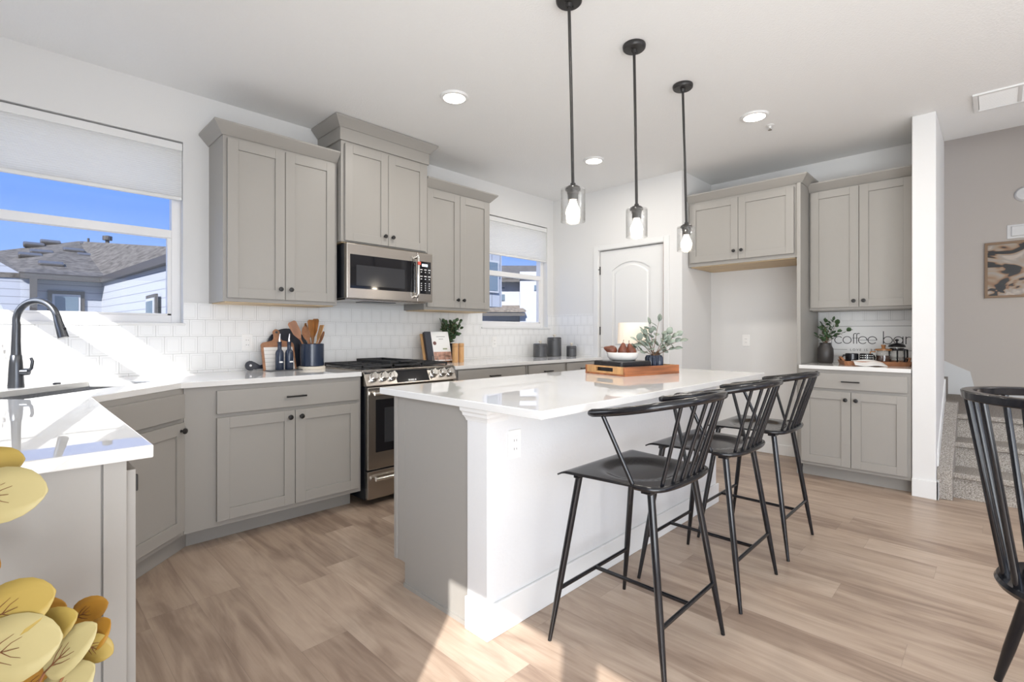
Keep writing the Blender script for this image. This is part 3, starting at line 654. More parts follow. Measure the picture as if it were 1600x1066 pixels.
def outlet(name, label, loc, rz, w=0.072, h=0.116):
    o = thing(name, label, 'outlet', loc, rz)
    MB().box(-w / 2, w / 2, -0.005, 0, -h / 2, h / 2).build('cover_plate', M_outlet, o, 0.002)
    MB().box(-0.0165, 0.0165, -0.008, -0.005, -0.034, 0.034).build('socket', M_outlet, o, 0.0015)
    s = MB()
    for zc in (-0.018, 0.016):
        s.box(-0.008, -0.006, -0.0085, -0.008, zc - 0.004, zc + 0.005).box(0.005, 0.007, -0.0085, -0.008, zc - 0.004, zc + 0.004)
    s.build('slots', M_slot, o)
    return o
outlet('wall_outlet', 'white outlet on the seating side of the island', (-3.106, -2.366, 0.727), 0)
outlet('wall_outlet', 'white outlet on the tile left of the cutting boards', (-3.365, -0.008, 1.11), 0)
outlet('wall_outlet', 'white outlet low on the wall inside the fridge alcove', (0.68, -1.956, 1.10), R(-90))
outlet('wall_outlet', 'white outlet on the tile under the smaller window', (-0.98, -0.008, 1.08), 0)

# ------------------------------------------------------------------ faucet
fa = thing('kitchen_faucet', 'dark gooseneck pull down faucet behind the sink', 'faucet', (*diag(0.055, -0.635), 0.914), R(45))
fb = MB().lathe([(0.030, 0), (0.030, 0.012), (0.0285, 0.03), (0.027, 0.07), (0.0245, 0.12), (0.021, 0.155), (0.0165, 0.16), (0, 0.16)], 24); fb.build('faucet_body', M_gmetal, fa, smooth=50)
neck = [(0, 0, 0.155), (0, 0, 0.22), (0, -0.002, 0.30)] + [(0, -0.098 + 0.098 * math.cos(R(a)), 0.318 + 0.098 * math.sin(R(a))) for a in range(0, 166, 11)]
MB().tube(neck, [0.0195, 0.017, 0.0155] + [0.0145] * 16, 16).build('neck', M_gmetal, fa, smooth=60)
y1, z1 = neck[-1][1], neck[-1][2]
MB().tube([(0, y1, z1), (0, y1 - 0.008, z1 - 0.03), (0, y1 - 0.026, z1 - 0.085), (0, y1 - 0.032, z1 - 0.105)], [0.0150, 0.0165, 0.0205, 0.0215], 16).build('spray_head', M_gmetal, fa, smooth=60)
MB().box(-0.006, 0.006, y1 - 0.041, y1 - 0.030, z1 - 0.075, z1 - 0.055).build('spray_button', M_knob, fa, 0.002)
lv = MB(); lv.tube([(0.018, 0, 0.075), (0.05, 0, 0.075)], [0.017, 0.0165], 16); lv.tube([(0.048, 0, 0.082), (0.060, 0, 0.092), (0.064, 0.0, 0.125), (0.058, 0.0, 0.142)], [0.010, 0.007, 0.0065, 0.006], 12)
lv = lv.build('lever', M_gmetal, fa, smooth=60)
lv.rotation_euler = (0, 0, R(-75))
sp = thing('soap_bottle', 'clear glass soap bottle half hidden behind the faucet', 'bottle', (-4.56, -0.26, 0.914))
MB().lathe([(0.034, 0), (0.036, 0.004), (0.036, 0.11), (0.030, 0.13), (0.016, 0.145), (0.015, 0.16), (0.013, 0.16), (0.014, 0.143), (0.028, 0.127), (0.033, 0.108), (0.033, 0.006), (0, 0.006)], 24, cap=False).build('bottle_body', M_jar, sp, smooth=50)
MB().lathe([(0.016, 0.16), (0.016, 0.178), (0.006, 0.182), (0.006, 0.205), (0, 0.205)], 16).build('pump', M_white, sp, smooth=40)
air = MB().at((*diag(0.23, -0.60), 0.914)).lathe([(0.016, 0), (0.016, 0.004), (0.012, 0.007), (0, 0.007)], 20).build('hole_cover', M_bronze, smooth=40); tag(air, 'small dark round cap on the counter right of the faucet', 'cap')

# ------------------------------------------------------------------ microwave
mw = thing('microwave', 'stainless over the range microwave with black glass door', 'microwave', (-2.831, -0.375, 1.42))
MB().box(0, 0.757, 0.0, 0.365, 0.012, 0.408).build('housing', M_appl, mw, 0.002)
MB().box(0.02, 0.737, 0.02, 0.36, 0.0, 0.012).build('bottom_plate', M_steel, mw)
MB().box(0.22, 0.50, 0.10, 0.24, -0.004, 0.0).build('vent_filter', M_appl, mw)
f = MB(); f.box(0, 0.605, -0.045, 0.0, 0.008, 0.408).build('door', M_steel, mw, 0.004)
dr = [o for o in mw.children if o.name.split('.')[0] == 'door'][0]
MB().box(0.026, 0.592, -0.0475, -0.045, 0.082, 0.330).build('door_glass', M_bglass, dr, 0.001)
MB().box(0.072, 0.485, -0.0485, -0.0475, 0.104, 0.255).build('door_window', M_dscreen, dr)
hb = MB(); hb.tube([(0.588, -0.046, 0.36), (0.588, -0.082, 0.372), (0.588, -0.088, 0.35), (0.588, -0.088, 0.065), (0.588, -0.082, 0.045), (0.588, -0.046, 0.055)], 0.0105, 12); hb.build('handle', M_chrome, dr, smooth=60)
MB().box(0.555, 0.60, -0.070, -0.066, 0.05, 0.37).build('plastic_wrap', M_jar, dr)
MB().box(0.574, 0.602, -0.101, -0.097, 0.300, 0.325).build('red_tag', M_tag, dr)
MB().box(0.607, 0.757, -0.045, 0.0, 0.008, 0.408).build('control_frame', M_steel, mw, 0.004)
cp = MB().box(0.620, 0.738, -0.0475, -0.045, 0.075, 0.338).build('control_panel', M_bglass, mw, 0.001)
MB().box(0.650, 0.705, -0.0480, -0.0475, 0.298, 0.318).build('display', M_lcd, cp)
k = MB()
for r_, zz in enumerate((0.268, 0.248, 0.214, 0.192, 0.156, 0.138, 0.120, 0.102)):
    for c_ in range(3):
        w_ = (0.022, 0.010, 0.024, 0.012, 0.010, 0.009, 0.009, 0.009)[r_]; x_ = 0.640 + 0.039 * c_
        k.box(x_ - w_ / 2 + 0.004, x_ + w_ / 2 + 0.004, -0.048, -0.0475, zz, zz + 0.007)
k.build('keypad_print', M_print, cp)

# ------------------------------------------------------------------ range
rg = thing('gas_range', 'stainless slide in gas range with six knobs', 'range', (-2.846, -0.70, 0))
MB().box(0.0, 0.762, 0.0, 0.66, 0.04, 0.905).build('body', M_appl, rg)
MB().box(-0.014, 0.776, 0.004, 0.675, 0.905, 0.922).build('cooktop', M_steel, rg, 0.003)
MB().box(0.02, 0.742, 0.06, 0.64, 0.922, 0.925).build('burner_pan', M_enamel, rg)
pnl = MB(); prof = [(0.03, 0.918), (0.012, 0.918), (-0.040, 0.818), (-0.036, 0.812), (0.03, 0.812)]
pnl.loft([(-0.006, y, z) for y, z in prof], [(0.768, y, z) for y, z in prof]); pnl.build('control_panel', M_steel, rg, 0.003)
cpn = [o for o in rg.children if o.name.startswith('control_panel')][-1]
import math as _m
SL = math.atan2(0.052, 0.100)     # panel leans back
def on_panel(x, t, off=0.0):      # t = distance up the sloped face from its lower edge
    return (x, -0.040 + t * math.sin(SL) - off * math.cos(SL), 0.818 + t * math.cos(SL) + off * math.sin(SL))
dsp = MB(); a, b = 0.236, 0.512
dsp.loft([on_panel(a, 0.008, 0.0008), on_panel(b, 0.008, 0.0008), on_panel(b, 0.102, 0.0008), on_panel(a, 0.102, 0.0008)], [on_panel(a, 0.008, 0.002), on_panel(b, 0.008, 0.002), on_panel(b, 0.102, 0.002), on_panel(a, 0.102, 0.002)])
dsp = dsp.build('display', M_bglass, cpn)
dg = MB()
for x_, w_ in ((0.330, 0.012), (0.346, 0.006), (0.355, 0.010), (0.368, 0.008), (0.384, 0.012)):
    dg.loft([on_panel(x_, 0.016, 0.0022), on_panel(x_ + w_, 0.016, 0.0022), on_panel(x_ + w_, 0.027, 0.0022), on_panel(x_, 0.027, 0.0022)], [on_panel(x_, 0.016, 0.0026), on_panel(x_ + w_, 0.016, 0.0026), on_panel(x_ + w_, 0.027, 0.0026), on_panel(x_, 0.027, 0.0026)])
dg.build('display_print', M_print, cpn)
for x_ in (0.058, 0.134, 0.206, 0.560, 0.645, 0.718):
    kb = MB(); kb.M = Matrix.Translation(on_panel(x_, 0.058)) @ Matrix.Rotation(R(90) - SL, 4, 'X')
    kb.lathe([(0.033, 0), (0.033, 0.006), (0.027, 0.009), (0.026, 0.034), (0.022, 0.038), (0, 0.038)], 22); kb.box(-0.006, 0.006, -0.024, 0.024, 0.038, 0.044)
    kb.build('knob', M_chrome, rg, smooth=35)
od = MB().box(0.004, 0.758, -0.035, 0.0, 0.245, 0.805).build('oven_door', M_steel, rg, 0.004)
MB().box(0.065, 0.697, -0.0375, -0.035, 0.360, 0.720).build('oven_window', M_bglass, od, 0.001)
MB().box(0.130, 0.632, -0.0380, -0.0375, 0.42, 0.66).build('window_screen', M_dscreen, od)
for nm, zc, par in (('handle', 0.765, od),):
    MB().tube([(0.035, -0.072, zc), (0.727, -0.072, zc)], 0.0125, 14).cyl((0.055, -0.034, zc), (0.055, -0.07, zc), 0.009).cyl((0.707, -0.034, zc), (0.707, -0.07, zc), 0.009).build(nm, M_chrome, par, smooth=50)
wd = MB().box(0.004, 0.758, -0.035, 0.0, 0.045, 0.236).build('warming_drawer', M_steel, rg, 0.004)
MB().tube([(0.045, -0.070, 0.185), (0.717, -0.070, 0.185)], 0.0125, 14).cyl((0.07, -0.034, 0.185), (0.07, -0.068, 0.185), 0.009).cyl((0.69, -0.034, 0.185), (0.69, -0.068, 0.185), 0.009).build('handle', M_chrome, wd, smooth=50)
for i in range(3):
    x0, x1 = 0.012 + 0.2475 * i, 0.012 + 0.2475 * i + 0.243
    g = MB(); t = 0.011
    for x_ in (x0, x1 - t): g.box(x_, x_ + t, 0.055, 0.635, 0.934, 0.950)
    for y_ in (0.055, 0.19, 0.335, 0.48, 0.624): g.box(x0, x1, y_, y_ + t, 0.934, 0.950)
    g.box((x0 + x1) / 2 - 0.005, (x0 + x1) / 2 + 0.005, 0.055, 0.635, 0.936, 0.950)
    for x_ in (x0, x1 - t):
        for y_ in (0.055, 0.624): g.box(x_, x_ + t, y_, y_ + t, 0.924, 0.934)
    g.build('grate', M_iron, rg, 0.002)
for bx, by in ((0.13, 0.19), (0.13, 0.49), (0.381, 0.345), (0.632, 0.19), (0.632, 0.49)):
    MB().at((bx, by, 0.925)).lathe([(0.045, 0), (0.045, 0.004), (0.032, 0.008), (0.0, 0.009)], 20).build('burner_cap', M_iron, rg, smooth=40)
gd = MB(); gd.box(0.26, 0.495, 0.10, 0.60, 0.952, 0.956).box(0.26, 0.268, 0.10, 0.60, 0.956, 0.974).box(0.487, 0.495, 0.10, 0.60, 0.956, 0.974).box(0.268, 0.487, 0.10, 0.108, 0.956, 0.974).box(0.268, 0.487, 0.592, 0.60, 0.956, 0.974).box(0.33, 0.43, 0.06, 0.10, 0.962, 0.972).box(0.33, 0.43, 0.60, 0.635, 0.962, 0.972)
tag(gd.build('griddle', M_iron, bevel=0.003), 'flat black cast iron griddle lying across the range grates', 'griddle').location = (-2.846, -0.70, -0.002)

# ------------------------------------------------------------------ counter items left of the range
def lean(o, loc, rx, rz=0.0): o.location = loc; o.rotation_euler = (rx, 0, rz); return o
cbd = thing('cutting_board', 'wood framed cutting board with white striped face leaning on tile', 'cutting board'); lean(cbd, (-3.193, -0.150, 0.9145), R(-17))
outl = [(-0.112, 0.0), (0.112, 0.0)] + arc(0.092, 0.182, 0.02, 0, 80, 5) + [(0.035, 0.215), (0.022, 0.232), (0.019, 0.262)] + arc(0.0, 0.275, 0.024, -25, 205, 10) + [(-0.019, 0.262), (-0.022, 0.232), (-0.035, 0.215)] + arc(-0.092, 0.182, 0.02, 100, 180, 5)
def upright(poly, y0, y1): return MB().loft([(x, y0, z) for x, z in poly], [(x, y1, z) for x, z in poly])
upright(outl, -0.009, 0.009).build('board', M_woodc, cbd, 0.003)
MB().box(-0.098, 0.098, -0.0105, -0.009, 0.0, 0.165).build('striped_face', M_stripe, cbd)
MB().at((0, -0.0091, 0.275), rx=R(90)).lathe([(0.009, 0), (0.009, 0.0012), (0, 0.0012)], 14).build('hanging_hole', M_slot, cbd)
rbd = thing('cutting_board', 'round black board with long handle behind the striped board', 'cutting board'); lean(rbd, (-3.105, -0.088, 0.9145), R(-12))
cc = arc(0.0, 0.150, 0.150, -145 + 0, 145 + 40, 40)
disc = arc(0, 0.150, 0.150, 212, 540, 44)
hd = [(-0.118, 0.060), (-0.20, 0.036), (-0.235, 0.060)] + arc(-0.262, 0.036, 0.034, 45, 315, 10) + [(-0.235, 0.008), (-0.20, 0.012), (-0.06, 0.012)]
upright(disc, -0.008, 0.008).build('board', M_blackb, rbd, 0.003)
upright(hd, -0.0065, 0.0065).build('handle', M_blackb, rbd, 0.003)
MB().at((-0.262, -0.0066, 0.036), rx=R(90)).lathe([(0.008, 0), (0.008, 0.001), (0, 0.001)], 14).build('hanging_hole', M_print, rbd)
ty = tag(MB().prism([(-0.11, -0.045), (0.11, -0.045), (0.11, 0.045), (-0.11, 0.045)], 0, 0.006).build('serving_slab', M_char, bevel=0.002), 'thin grey slab under the two dark oil bottles', 'tray'); ty.location = (-3.19, -0.215, 0.9145)
def oil_bottle(name, label, loc):
    b = thing(name, label, 'bottle', loc, 0, 'oil and vinegar bottles')
    MB().lathe([(0.0, 0), (0.025, 0), (0.027, 0.004), (0.027, 0.115), (0.024, 0.128), (0.013, 0.142), (0.0125, 0.185), (0.014, 0.187), (0.014, 0.195), (0.0, 0.195)], 20).build('bottle_body', M_navy, b, smooth=40)
    MB().tube([(0, 0, 0.193), (0, 0, 0.215), (0.004, 0, 0.25)], [0.007, 0.006, 0.0035], 10).build('pour_spout', M_chrome, b, smooth=50)
    MB().box(-0.012, 0.012, -0.0285, -0.026, 0.05, 0.06).build('bottle_label', M_print, b)
    return b
ob = oil_bottle('oil_bottle', 'dark bottle with metal pour spout, left of the pair', (-3.222, -0.215, 0.9205))
dup(ob, (-3.160, -0.222, 0.9205), 'dark bottle with metal pour spout, nearer the utensil crock', rz=R(10))
co = MB().lathe([(0, 0), (0.090, 0), (0.092, 0.006), (0.092, 0.016), (0.088, 0.020), (0, 0.020)], 36).build('crock_coaster', M_linen, smooth=40); co.location = (-2.985, -0.19, 0.9145); tag(co, 'pale round wooden base under the navy utensil crock', 'coaster')
crk = MB().lathe([(0, 0), (0.078, 0), (0.083, 0.005), (0.083, 0.160), (0.080, 0.163), (0.076, 0.160), (0.076, 0.012), (0, 0.012)], 40).build('utensil_crock', M_navy, smooth=40); crk.location = (-2.985, -0.19, 0.9350); tag(crk, 'navy ceramic crock holding wooden utensils beside the range', 'crock')
def utensil(kind, label, ang, lean_deg, L, m, spin=0.0, off=0.04):
    u = MB()
    h0 = 0.62 * L
    u.tube([(0, 0, 0), (0, 0, h0)], [0.005, 0.0065], 10)
    if kind == 'spoon':
        ring = [(0.034 * math.sin(PI * t) ** 0.7, t) for t in [i / 10 for i in range(11)]]
        for s_ in (1,):
            vs = []; fs = []
            for w_, t in ring:
                z = h0 - 0.01 + t * (L - h0)
                vs += [(-w_ - 0.004, -0.004, z), (0, 0.006 + 0.0 * t, z), (w_ + 0.004, -0.004, z), (0, -0.001 + 0.008 * math.sin(PI * t), z)]
            for i in range(10):
                for k_ in range(4): fs.append((i * 4 + k_, i * 4 + (k_ + 1) % 4, (i + 1) * 4 + (k_ + 1) % 4, (i + 1) * 4 + k_))
            fs += [(0, 1, 2, 3), (40, 41, 42, 43)]; u.add(vs, fs)
    elif kind == 'spatula':
        pl = [(-0.007, h0 - 0.01), (-0.027, h0 + 0.04), (-0.030, L - 0.012), (-0.02, L), (0.02, L), (0.030, L - 0.012), (0.027, h0 + 0.04), (0.007, h0 - 0.01)]
        u.loft([(x, -0.003, z) for x, z in pl], [(x, 0.003, z) for x, z in pl])
    else:
        pl = [(-0.006, h0 - 0.01), (-0.022, h0 + 0.03), (-0.024, L), (-0.012, L), (-0.011, h0 + 0.05), (-0.005, h0 + 0.05), (-0.005, L), (0.005, L), (0.005, h0 + 0.05), (0.011, h0 + 0.05), (0.012, L), (0.024, L), (0.022, h0 + 0.03), (0.006, h0 - 0.01)]
        u.loft([(x, -0.003, z) for x, z in pl], [(x, 0.003, z) for x, z in pl])
    nm = {'spoon': 'wooden_spoon', 'spatula': 'wooden_spatula', 'fork': 'wooden_fork'}[kind]
    o = u.build(nm, m, smooth=45)
    a = R(ang); d = Vector((math.cos(a) * math.sin(R(lean_deg)), math.sin(a) * math.sin(R(lean_deg)), math.cos(R(lean_deg))))
    q = d.to_track_quat('Z', 'Y').to_matrix().to_4x4() @ Matrix.Rotation(R(spin), 4, 'Z')
    base = Vector((-2.985, -0.19, 0.949)) + Vector((math.cos(a), math.sin(a), 0)) * (off - 0.06)
    o.matrix_world = Matrix.Translation(base) @ q
    return tag(o, label, 'utensil', 'utensils in the navy crock')
utensil('spatula', 'slim wooden utensil leaning far left in the navy crock', 178, 27, 0.345, M_walnut, 70, 0.050)
utensil('spoon', 'reddish round wooden spoon at the front left of the crock', 205, 16, 0.300, M_woodc, 0, 0.050)
utensil('spoon', 'olive wood spoon behind the reddish round spoon', 160, 12, 0.315, M_olive, 20, 0.04)
utensil('spatula', 'dark olive wood spatula in the middle of the crock', 95, 7, 0.325, M_olive, 15, 0.035)
utensil('spatula', 'tall broad olive wood spatula right of centre in the crock', 20, 9, 0.335, M_olive, 0, 0.045)
utensil('fork', 'pale wooden fork at the right of the crock', 8, 18, 0.300, M_woodl, 0, 0.05)
utensil('spoon', 'small wooden spoon leaning right at the crock rim', -20, 21, 0.265, M_walnut, 10, 0.05)

# ------------------------------------------------------------------ right of the range: cookbook, mills, plant, canisters
bk = thing('cookbook', 'cookbook with pale photo cover leaning on a wooden stand', 'book'); lean(bk, (-1.855, -0.245, 0.9262), R(-16), R(-6))
MB().box(-0.115, 0.115, 0.004, 0.030, 0.0, 0.268).build('page_block', M_cloth, bk, 0.002)
MB().box(-0.120, 0.120, 0.0, 0.004, -0.003, 0.272).box(-0.120, 0.120, 0.030, 0.034, -0.003, 0.272).build('cover', M_board, bk)
MB().box(-0.124, -0.062, -0.001, 0.0345, -0.0032, 0.2722).build('dark_spine', M_blackb, bk)
M_food = mat('cover_food', (0.42, 0.24, 0.18), 0.5, var=((30, 30, 30), 0.5)); M_foodd = mat('cover_plum', (0.16, 0.07, 0.06), 0.5); M_foodg = mat('cover_green', (0.30, 0.34, 0.22), 0.5)
cov = MB(); cov.box(-0.060, 0.119, -0.0012, 0.0, 0.012, 0.085).build('cover_picture', M_food, bk)
cov = MB().at((-0.036, -0.0004, 0.165), rx=R(90)); cov.lathe([(0.017, 0), (0.017, 0.001), (0, 0.001)], 16); cov.M = cov.M @ Matrix.Identity(4); cov.build('cover_plum', M_foodd, bk)
MB().box(0.04, 0.085, -0.0012, 0.0, 0.105, 0.118).build('cover_herbs', M_foodg, bk)
tl = MB()
for i, w_ in enumerate((0.09, 0.045)): tl.box(0.035 - w_ / 2, 0.035 + w_ / 2, -0.0012, 0.0, 0.222 - 0.022 * i, 0.228 - 0.022 * i)
tl.build('cover_title', M_inkl, bk)
st = thing('book_stand', 'wooden easel stand holding the cookbook with wire page clips', 'book stand'); lean(st, (-1.855, -0.245, 0.9145), R(-16), R(-6))
MB().box(-0.145, 0.10, 0.036, 0.048, 0.004, 0.275).build('back_board', M_woodl, st, 0.003)
MB().box(-0.145, 0.125, -0.03, 0.048, 0.002, 0.0075).build('ledge', M_woodc, st, 0.002)
for x_ in (-0.09, 0.04): MB().tube([(x_, -0.026, 0.006), (x_, -0.026, 0.05), (x_ + 0.05, -0.026, 0.05), (x_ + 0.05, -0.026, 0.006)], 0.0025, 8).build('wire_clip', M_steel, st)
def mill(label, loc):
    o = thing('pepper_mill', label, 'mill', loc, 0, 'wooden mills by the cookbook')
    MB().lathe([(0, 0), (0.0245, 0), (0.0255, 0.004), (0.0255, 0.132), (0.024, 0.134), (0.024, 0.136)], 28).build('mill_body', M_woodl, o, smooth=40)
    MB().lathe([(0.024, 0.136), (0.0255, 0.138), (0.0255, 0.166), (0.023, 0.170), (0, 0.170)], 28).build('mill_cap', M_woodl, o, smooth=40)
    return o
ml = mill('brass toned wooden mill nearest the cookbook', (-1.758, -0.326, 0.9145))
dup(ml, (-1.698, -0.336, 0.9145), 'brass toned wooden mill on the right of the pair')

def leaf_mesh(mb, p, d, nrm, L, w, fold=0.15, bend=0.2, segs=4, stalk=0.0):
    d = Vector(d).normalized(); n = Vector(nrm); n = (n - d * n.dot(d))
    if n.length < 1e-4: n = Vector((0, 0, 1)).cross(d)
    n.normalize(); s = d.cross(n); P = Vector(p) + d * stalk
    vs = []; fs = []
    for i in range(segs + 1):
        t = i / segs; ww = w * math.sin(PI * (0.06 + 0.90 * t)) ** 0.7 * (1.0 if t < 0.98 else 0.35)
        c = P + d * (L * t) - n * (bend * L * t * t)
        vs += [tuple(c - s * ww / 2 + n * fold * ww / 2), tuple(c), tuple(c + s * ww / 2 + n * fold * ww / 2)]
    for i in range(segs):
        a = i * 3; fs += [(a, a + 1, a + 4, a + 3), (a + 1, a + 2, a + 5, a + 4)]
    mb.add(vs, fs)
def solidify(o, t):
    m = o.modifiers.new('thickness', 'SOLIDIFY'); m.thickness = t; return o
def bush(parent, base, tips, leaf_m, leafL, leafW, per, rng, seed, stem_r=0.0025, round_=True, name='foliage'):
    rnd = random.Random(seed); st = MB(); lf = MB()
    for tx in tips:
        a = Vector(base) + Vector((rnd.uniform(-.012, .012), rnd.uniform(-.012, .012), 0)); b = Vector(tx); mid = (a + b) / 2 + Vector((0, 0, (b - a).length * 0.12))
        pts = [a * (1 - t) ** 2 + mid * 2 * t * (1 - t) + b * t * t for t in [i / 6 for i in range(7)]]
        st.tube(pts, [stem_r * (1 - 0.6 * i / 6) for i in range(7)], 6)
        for j in range(per):
            t = rng + (1 - rng) * (j + 0.5) / per; q = a * (1 - t) ** 2 + mid * 2 * t * (1 - t) + b * t * t
            dd = (b - a).normalized(); side = Vector((rnd.uniform(-1, 1), rnd.uniform(-1, 1), rnd.uniform(-0.3, 0.9))) + dd * 0.5
            sc = rnd.uniform(0.75, 1.15)
            leaf_mesh(lf, q, side, Vector((rnd.uniform(-.6, .6), rnd.uniform(-1, .3), 0.8)), leafL * sc, leafW * sc, 0.12, 0.15, 4, 0.006)
        leaf_mesh(lf, b, (b - mid), Vector((0, -0.6, 0.8)), leafL, leafW, 0.1, 0.1, 4)
    st.build('stems', M_stem, parent, smooth=60)
    solidify(tag(lf.build(name, leaf_m, parent, smooth=60), kind='stuff'), 0.0008)
pt = thing('potted_plant', 'leafy green plant in a black pot behind the mills', 'plant', (-1.675, -0.115, 0.9145))
MB().lathe([(0, 0), (0.045, 0), (0.052, 0.006), (0.056, 0.155), (0.057, 0.165), (0.050, 0.165), (0.049, 0.150), (0, 0.150)], 28).build('pot', M_black, pt, smooth=40)
rnd = random.Random(3)
bush(pt, (0, 0, 0.15), [(0.02 + 0.12 * math.cos(a) * rnd.uniform(.3, 1), 0.07 * math.sin(a) * rnd.uniform(.3, 1) - 0.02, rnd.uniform(0.24, 0.37)) for a in [2 * PI * i / 34 for i in range(34)]], M_leafg, 0.036, 0.029, 9, 0.12, 5)
def canister(label, loc, r, h):
    c = thing('canister', label, 'canister', loc, 0, 'charcoal canisters')
    MB().lathe([(0, 0), (r - 0.004, 0), (r, 0.004), (r, h - 0.028)], 36).build('jar', M_char, c, smooth=40)
    MB().lathe([(r, h - 0.026), (r, h - 0.008), (r - 0.008, h), (0, h)], 36).build('lid', M_char, c, smooth=40)
    MB().lathe([(0.010, h), (0.010, h + 0.014), (0.018, h + 0.020), (0.018, h + 0.030), (0, h + 0.032)], 18).build('lid_knob', M_linen, c, smooth=40)
    return c
canister('medium charcoal canister left of the tallest one', (-0.438, -0.175, 0.9145), 0.0775, 0.146)
canister('tallest charcoal canister on the right counter', (-0.215, -0.190, 0.9145), 0.080, 0.214)
canister('smallest charcoal canister closest to the pantry wall', (-0.100, -0.345, 0.9145), 0.056, 0.118)

# ------------------------------------------------------------------ on the island
IT = 0.9145
tr = thing('serving_tray', 'acacia wood tray with handle slots on the island', 'tray', (-1.683, -2.058, IT), R(-13))
a, b, hh, t = 0.245, 0.178, 0.055, 0.016
MB().box(-a, a, -b, b, 0, 0.010).build('tray_base', M_wood, tr)
for y_ in (-b, b - t): MB().box(-a, a, y_, y_ + t, 0.010, hh).build('tray_side', M_wood, tr, 0.002)
for x_ in (-a, a - t):
    e_ = MB(); e_.box(x_, x_ + t, -b + t, -0.075, 0.010, hh).box(x_, x_ + t, 0.075, b - t, 0.010, hh).box(x_, x_ + t, -0.075, 0.075, 0.010, 0.022).box(x_, x_ + t, -0.075, 0.075, 0.046, hh)
    e_.build('tray_end', M_woodl, tr, 0.001)
bt = tag(MB().box(-0.135, 0.135, -0.125, 0.125, 0, 0.074).build('black_platter', M_enamel, bevel=0.012), 'black square riser inside the wooden tray under the bowl', 'platter'); bt.location = (-1.772, -2.040, IT + 0.011); bt.rotation_euler = (0, 0, R(-13))
bo = MB().lathe([(0, 0), (0.062, 0), (0.082, 0.006), (0.096, 0.022), (0.101, 0.050), (0.096, 0.052), (0.091, 0.026), (0.076, 0.013), (0, 0.011)], 36).build('fruit_bowl', M_white, smooth=50); bo.location = (-1.768, -2.040, IT + 0.0855); tag(bo, 'white ceramic bowl of red pears on the black riser', 'bowl')
pearm = MB().lathe([(0, 0), (0.018, 0.001), (0.030, 0.012), (0.034, 0.028), (0.030, 0.046), (0.019, 0.064), (0.012, 0.078), (0.006, 0.085), (0, 0.086)], 20)
def pear(label, loc, rx, ry, rz):
    p = thing('pear', label, 'pear', loc, 0, 'pears in the white bowl'); p.rotation_euler = (rx, ry, rz)
    x = MB(); x.v, x.f, x.mi = list(pearm.v), list(pearm.f), list(pearm.mi); x.build('flesh', M_pear, p, smooth=60)
    MB().tube([(0, 0, 0.084), (0.001, 0, 0.094), (0.005, 0, 0.104)], [0.0018, 0.0018, 0.0024], 6).build('stem', M_stem, p)
    return p
bz = IT + 0.0855 + 0.012
pear('red pear lying on its side at the left of the bowl', (-1.765, -1.990, bz + 0.040), R(10), R(70), R(150))
pear('red pear standing upright in the middle of the bowl', (-1.780, -2.050, bz + 0.016), R(0), R(2), 0)
pear('red pear leaning left at the right of the bowl', (-1.728, -2.085, bz + 0.014), R(0), R(-16), R(-20))
vs_ = thing('ribbed_vase', 'navy ribbed vase of sage eucalyptus standing in the wooden tray', 'vase', (-1.535, -2.135, IT + 0.0105))
rv = MB(); seg = 72; prof = [(0.044, 0.0), (0.052, 0.006), (0.055, 0.03), (0.055, 0.088), (0.048, 0.102), (0.040, 0.104), (0.038, 0.095)]
vv = []; ff = []
for r_, z_ in prof:
    for k_ in range(seg): a_ = 2 * PI * k_ / seg; q = r_ * (1 + 0.085 * math.cos(14 * a_)); vv.append((q * math.cos(a_), q * math.sin(a_), z_))
for i in range(len(prof) - 1):
    for k_ in range(seg): ff.append((i * seg + k_, i * seg + (k_ + 1) % seg, (i + 1) * seg + (k_ + 1) % seg, (i + 1) * seg + k_))
ff.append(tuple(range(seg))); ff.append(tuple((len(prof) - 1) * seg + k_ for k_ in range(seg)))
rv.add(vv, ff).build('vase', M_navy, vs_, smooth=60)
rnd = random.Random(11)
bush(vs_, (0, 0, 0.095), [(0.02 + dx, dy, z_) for dx, dy, z_ in ((-0.10, 0.08, 0.20), (-0.06, 0.05, 0.25), (-0.02, 0.03, 0.31), (0.01, -0.02, 0.33), (0.05, -0.06, 0.25), (0.10, -0.10, 0.24), (0.12, -0.12, 0.20), (0.08, -0.10, 0.15), (-0.10, 0.10, 0.14), (-0.05, 0.06, 0.17), (0.02, -0.08, 0.18), (0.0, 0.08, 0.24))], M_leafe, 0.052, 0.040, 5, 0.3, 12, 0.0028)
lp = thing('table_lamp', 'small lamp with cream drum shade behind the bowl of pears', 'lamp', (-1.36, -1.875, IT))
MB().lathe([(0, 0), (0.055, 0), (0.055, 0.010), (0.018, 0.016), (0.018, 0.185), (0, 0.185)], 28).build('lamp_base', M_black, lp, smooth=40)
MB().lathe([(0.112, 0.185), (0.106, 0.335), (0.104, 0.335), (0.110, 0.187)], 40, cap=False).build('lamp_shade', M_cream, lp, smooth=60)
bead = tag(MB().at().tube([(0, 0, 0), (0.075, -0.02, 0.0)], 0.006, 8).build('serving_knife', M_black), 'thin black spreader lying across the tray rim by the vase', 'utensil'); bead.location = (-1.675, -2.06, IT + 0.062); bead.rotation_euler = (0, 0, R(10))

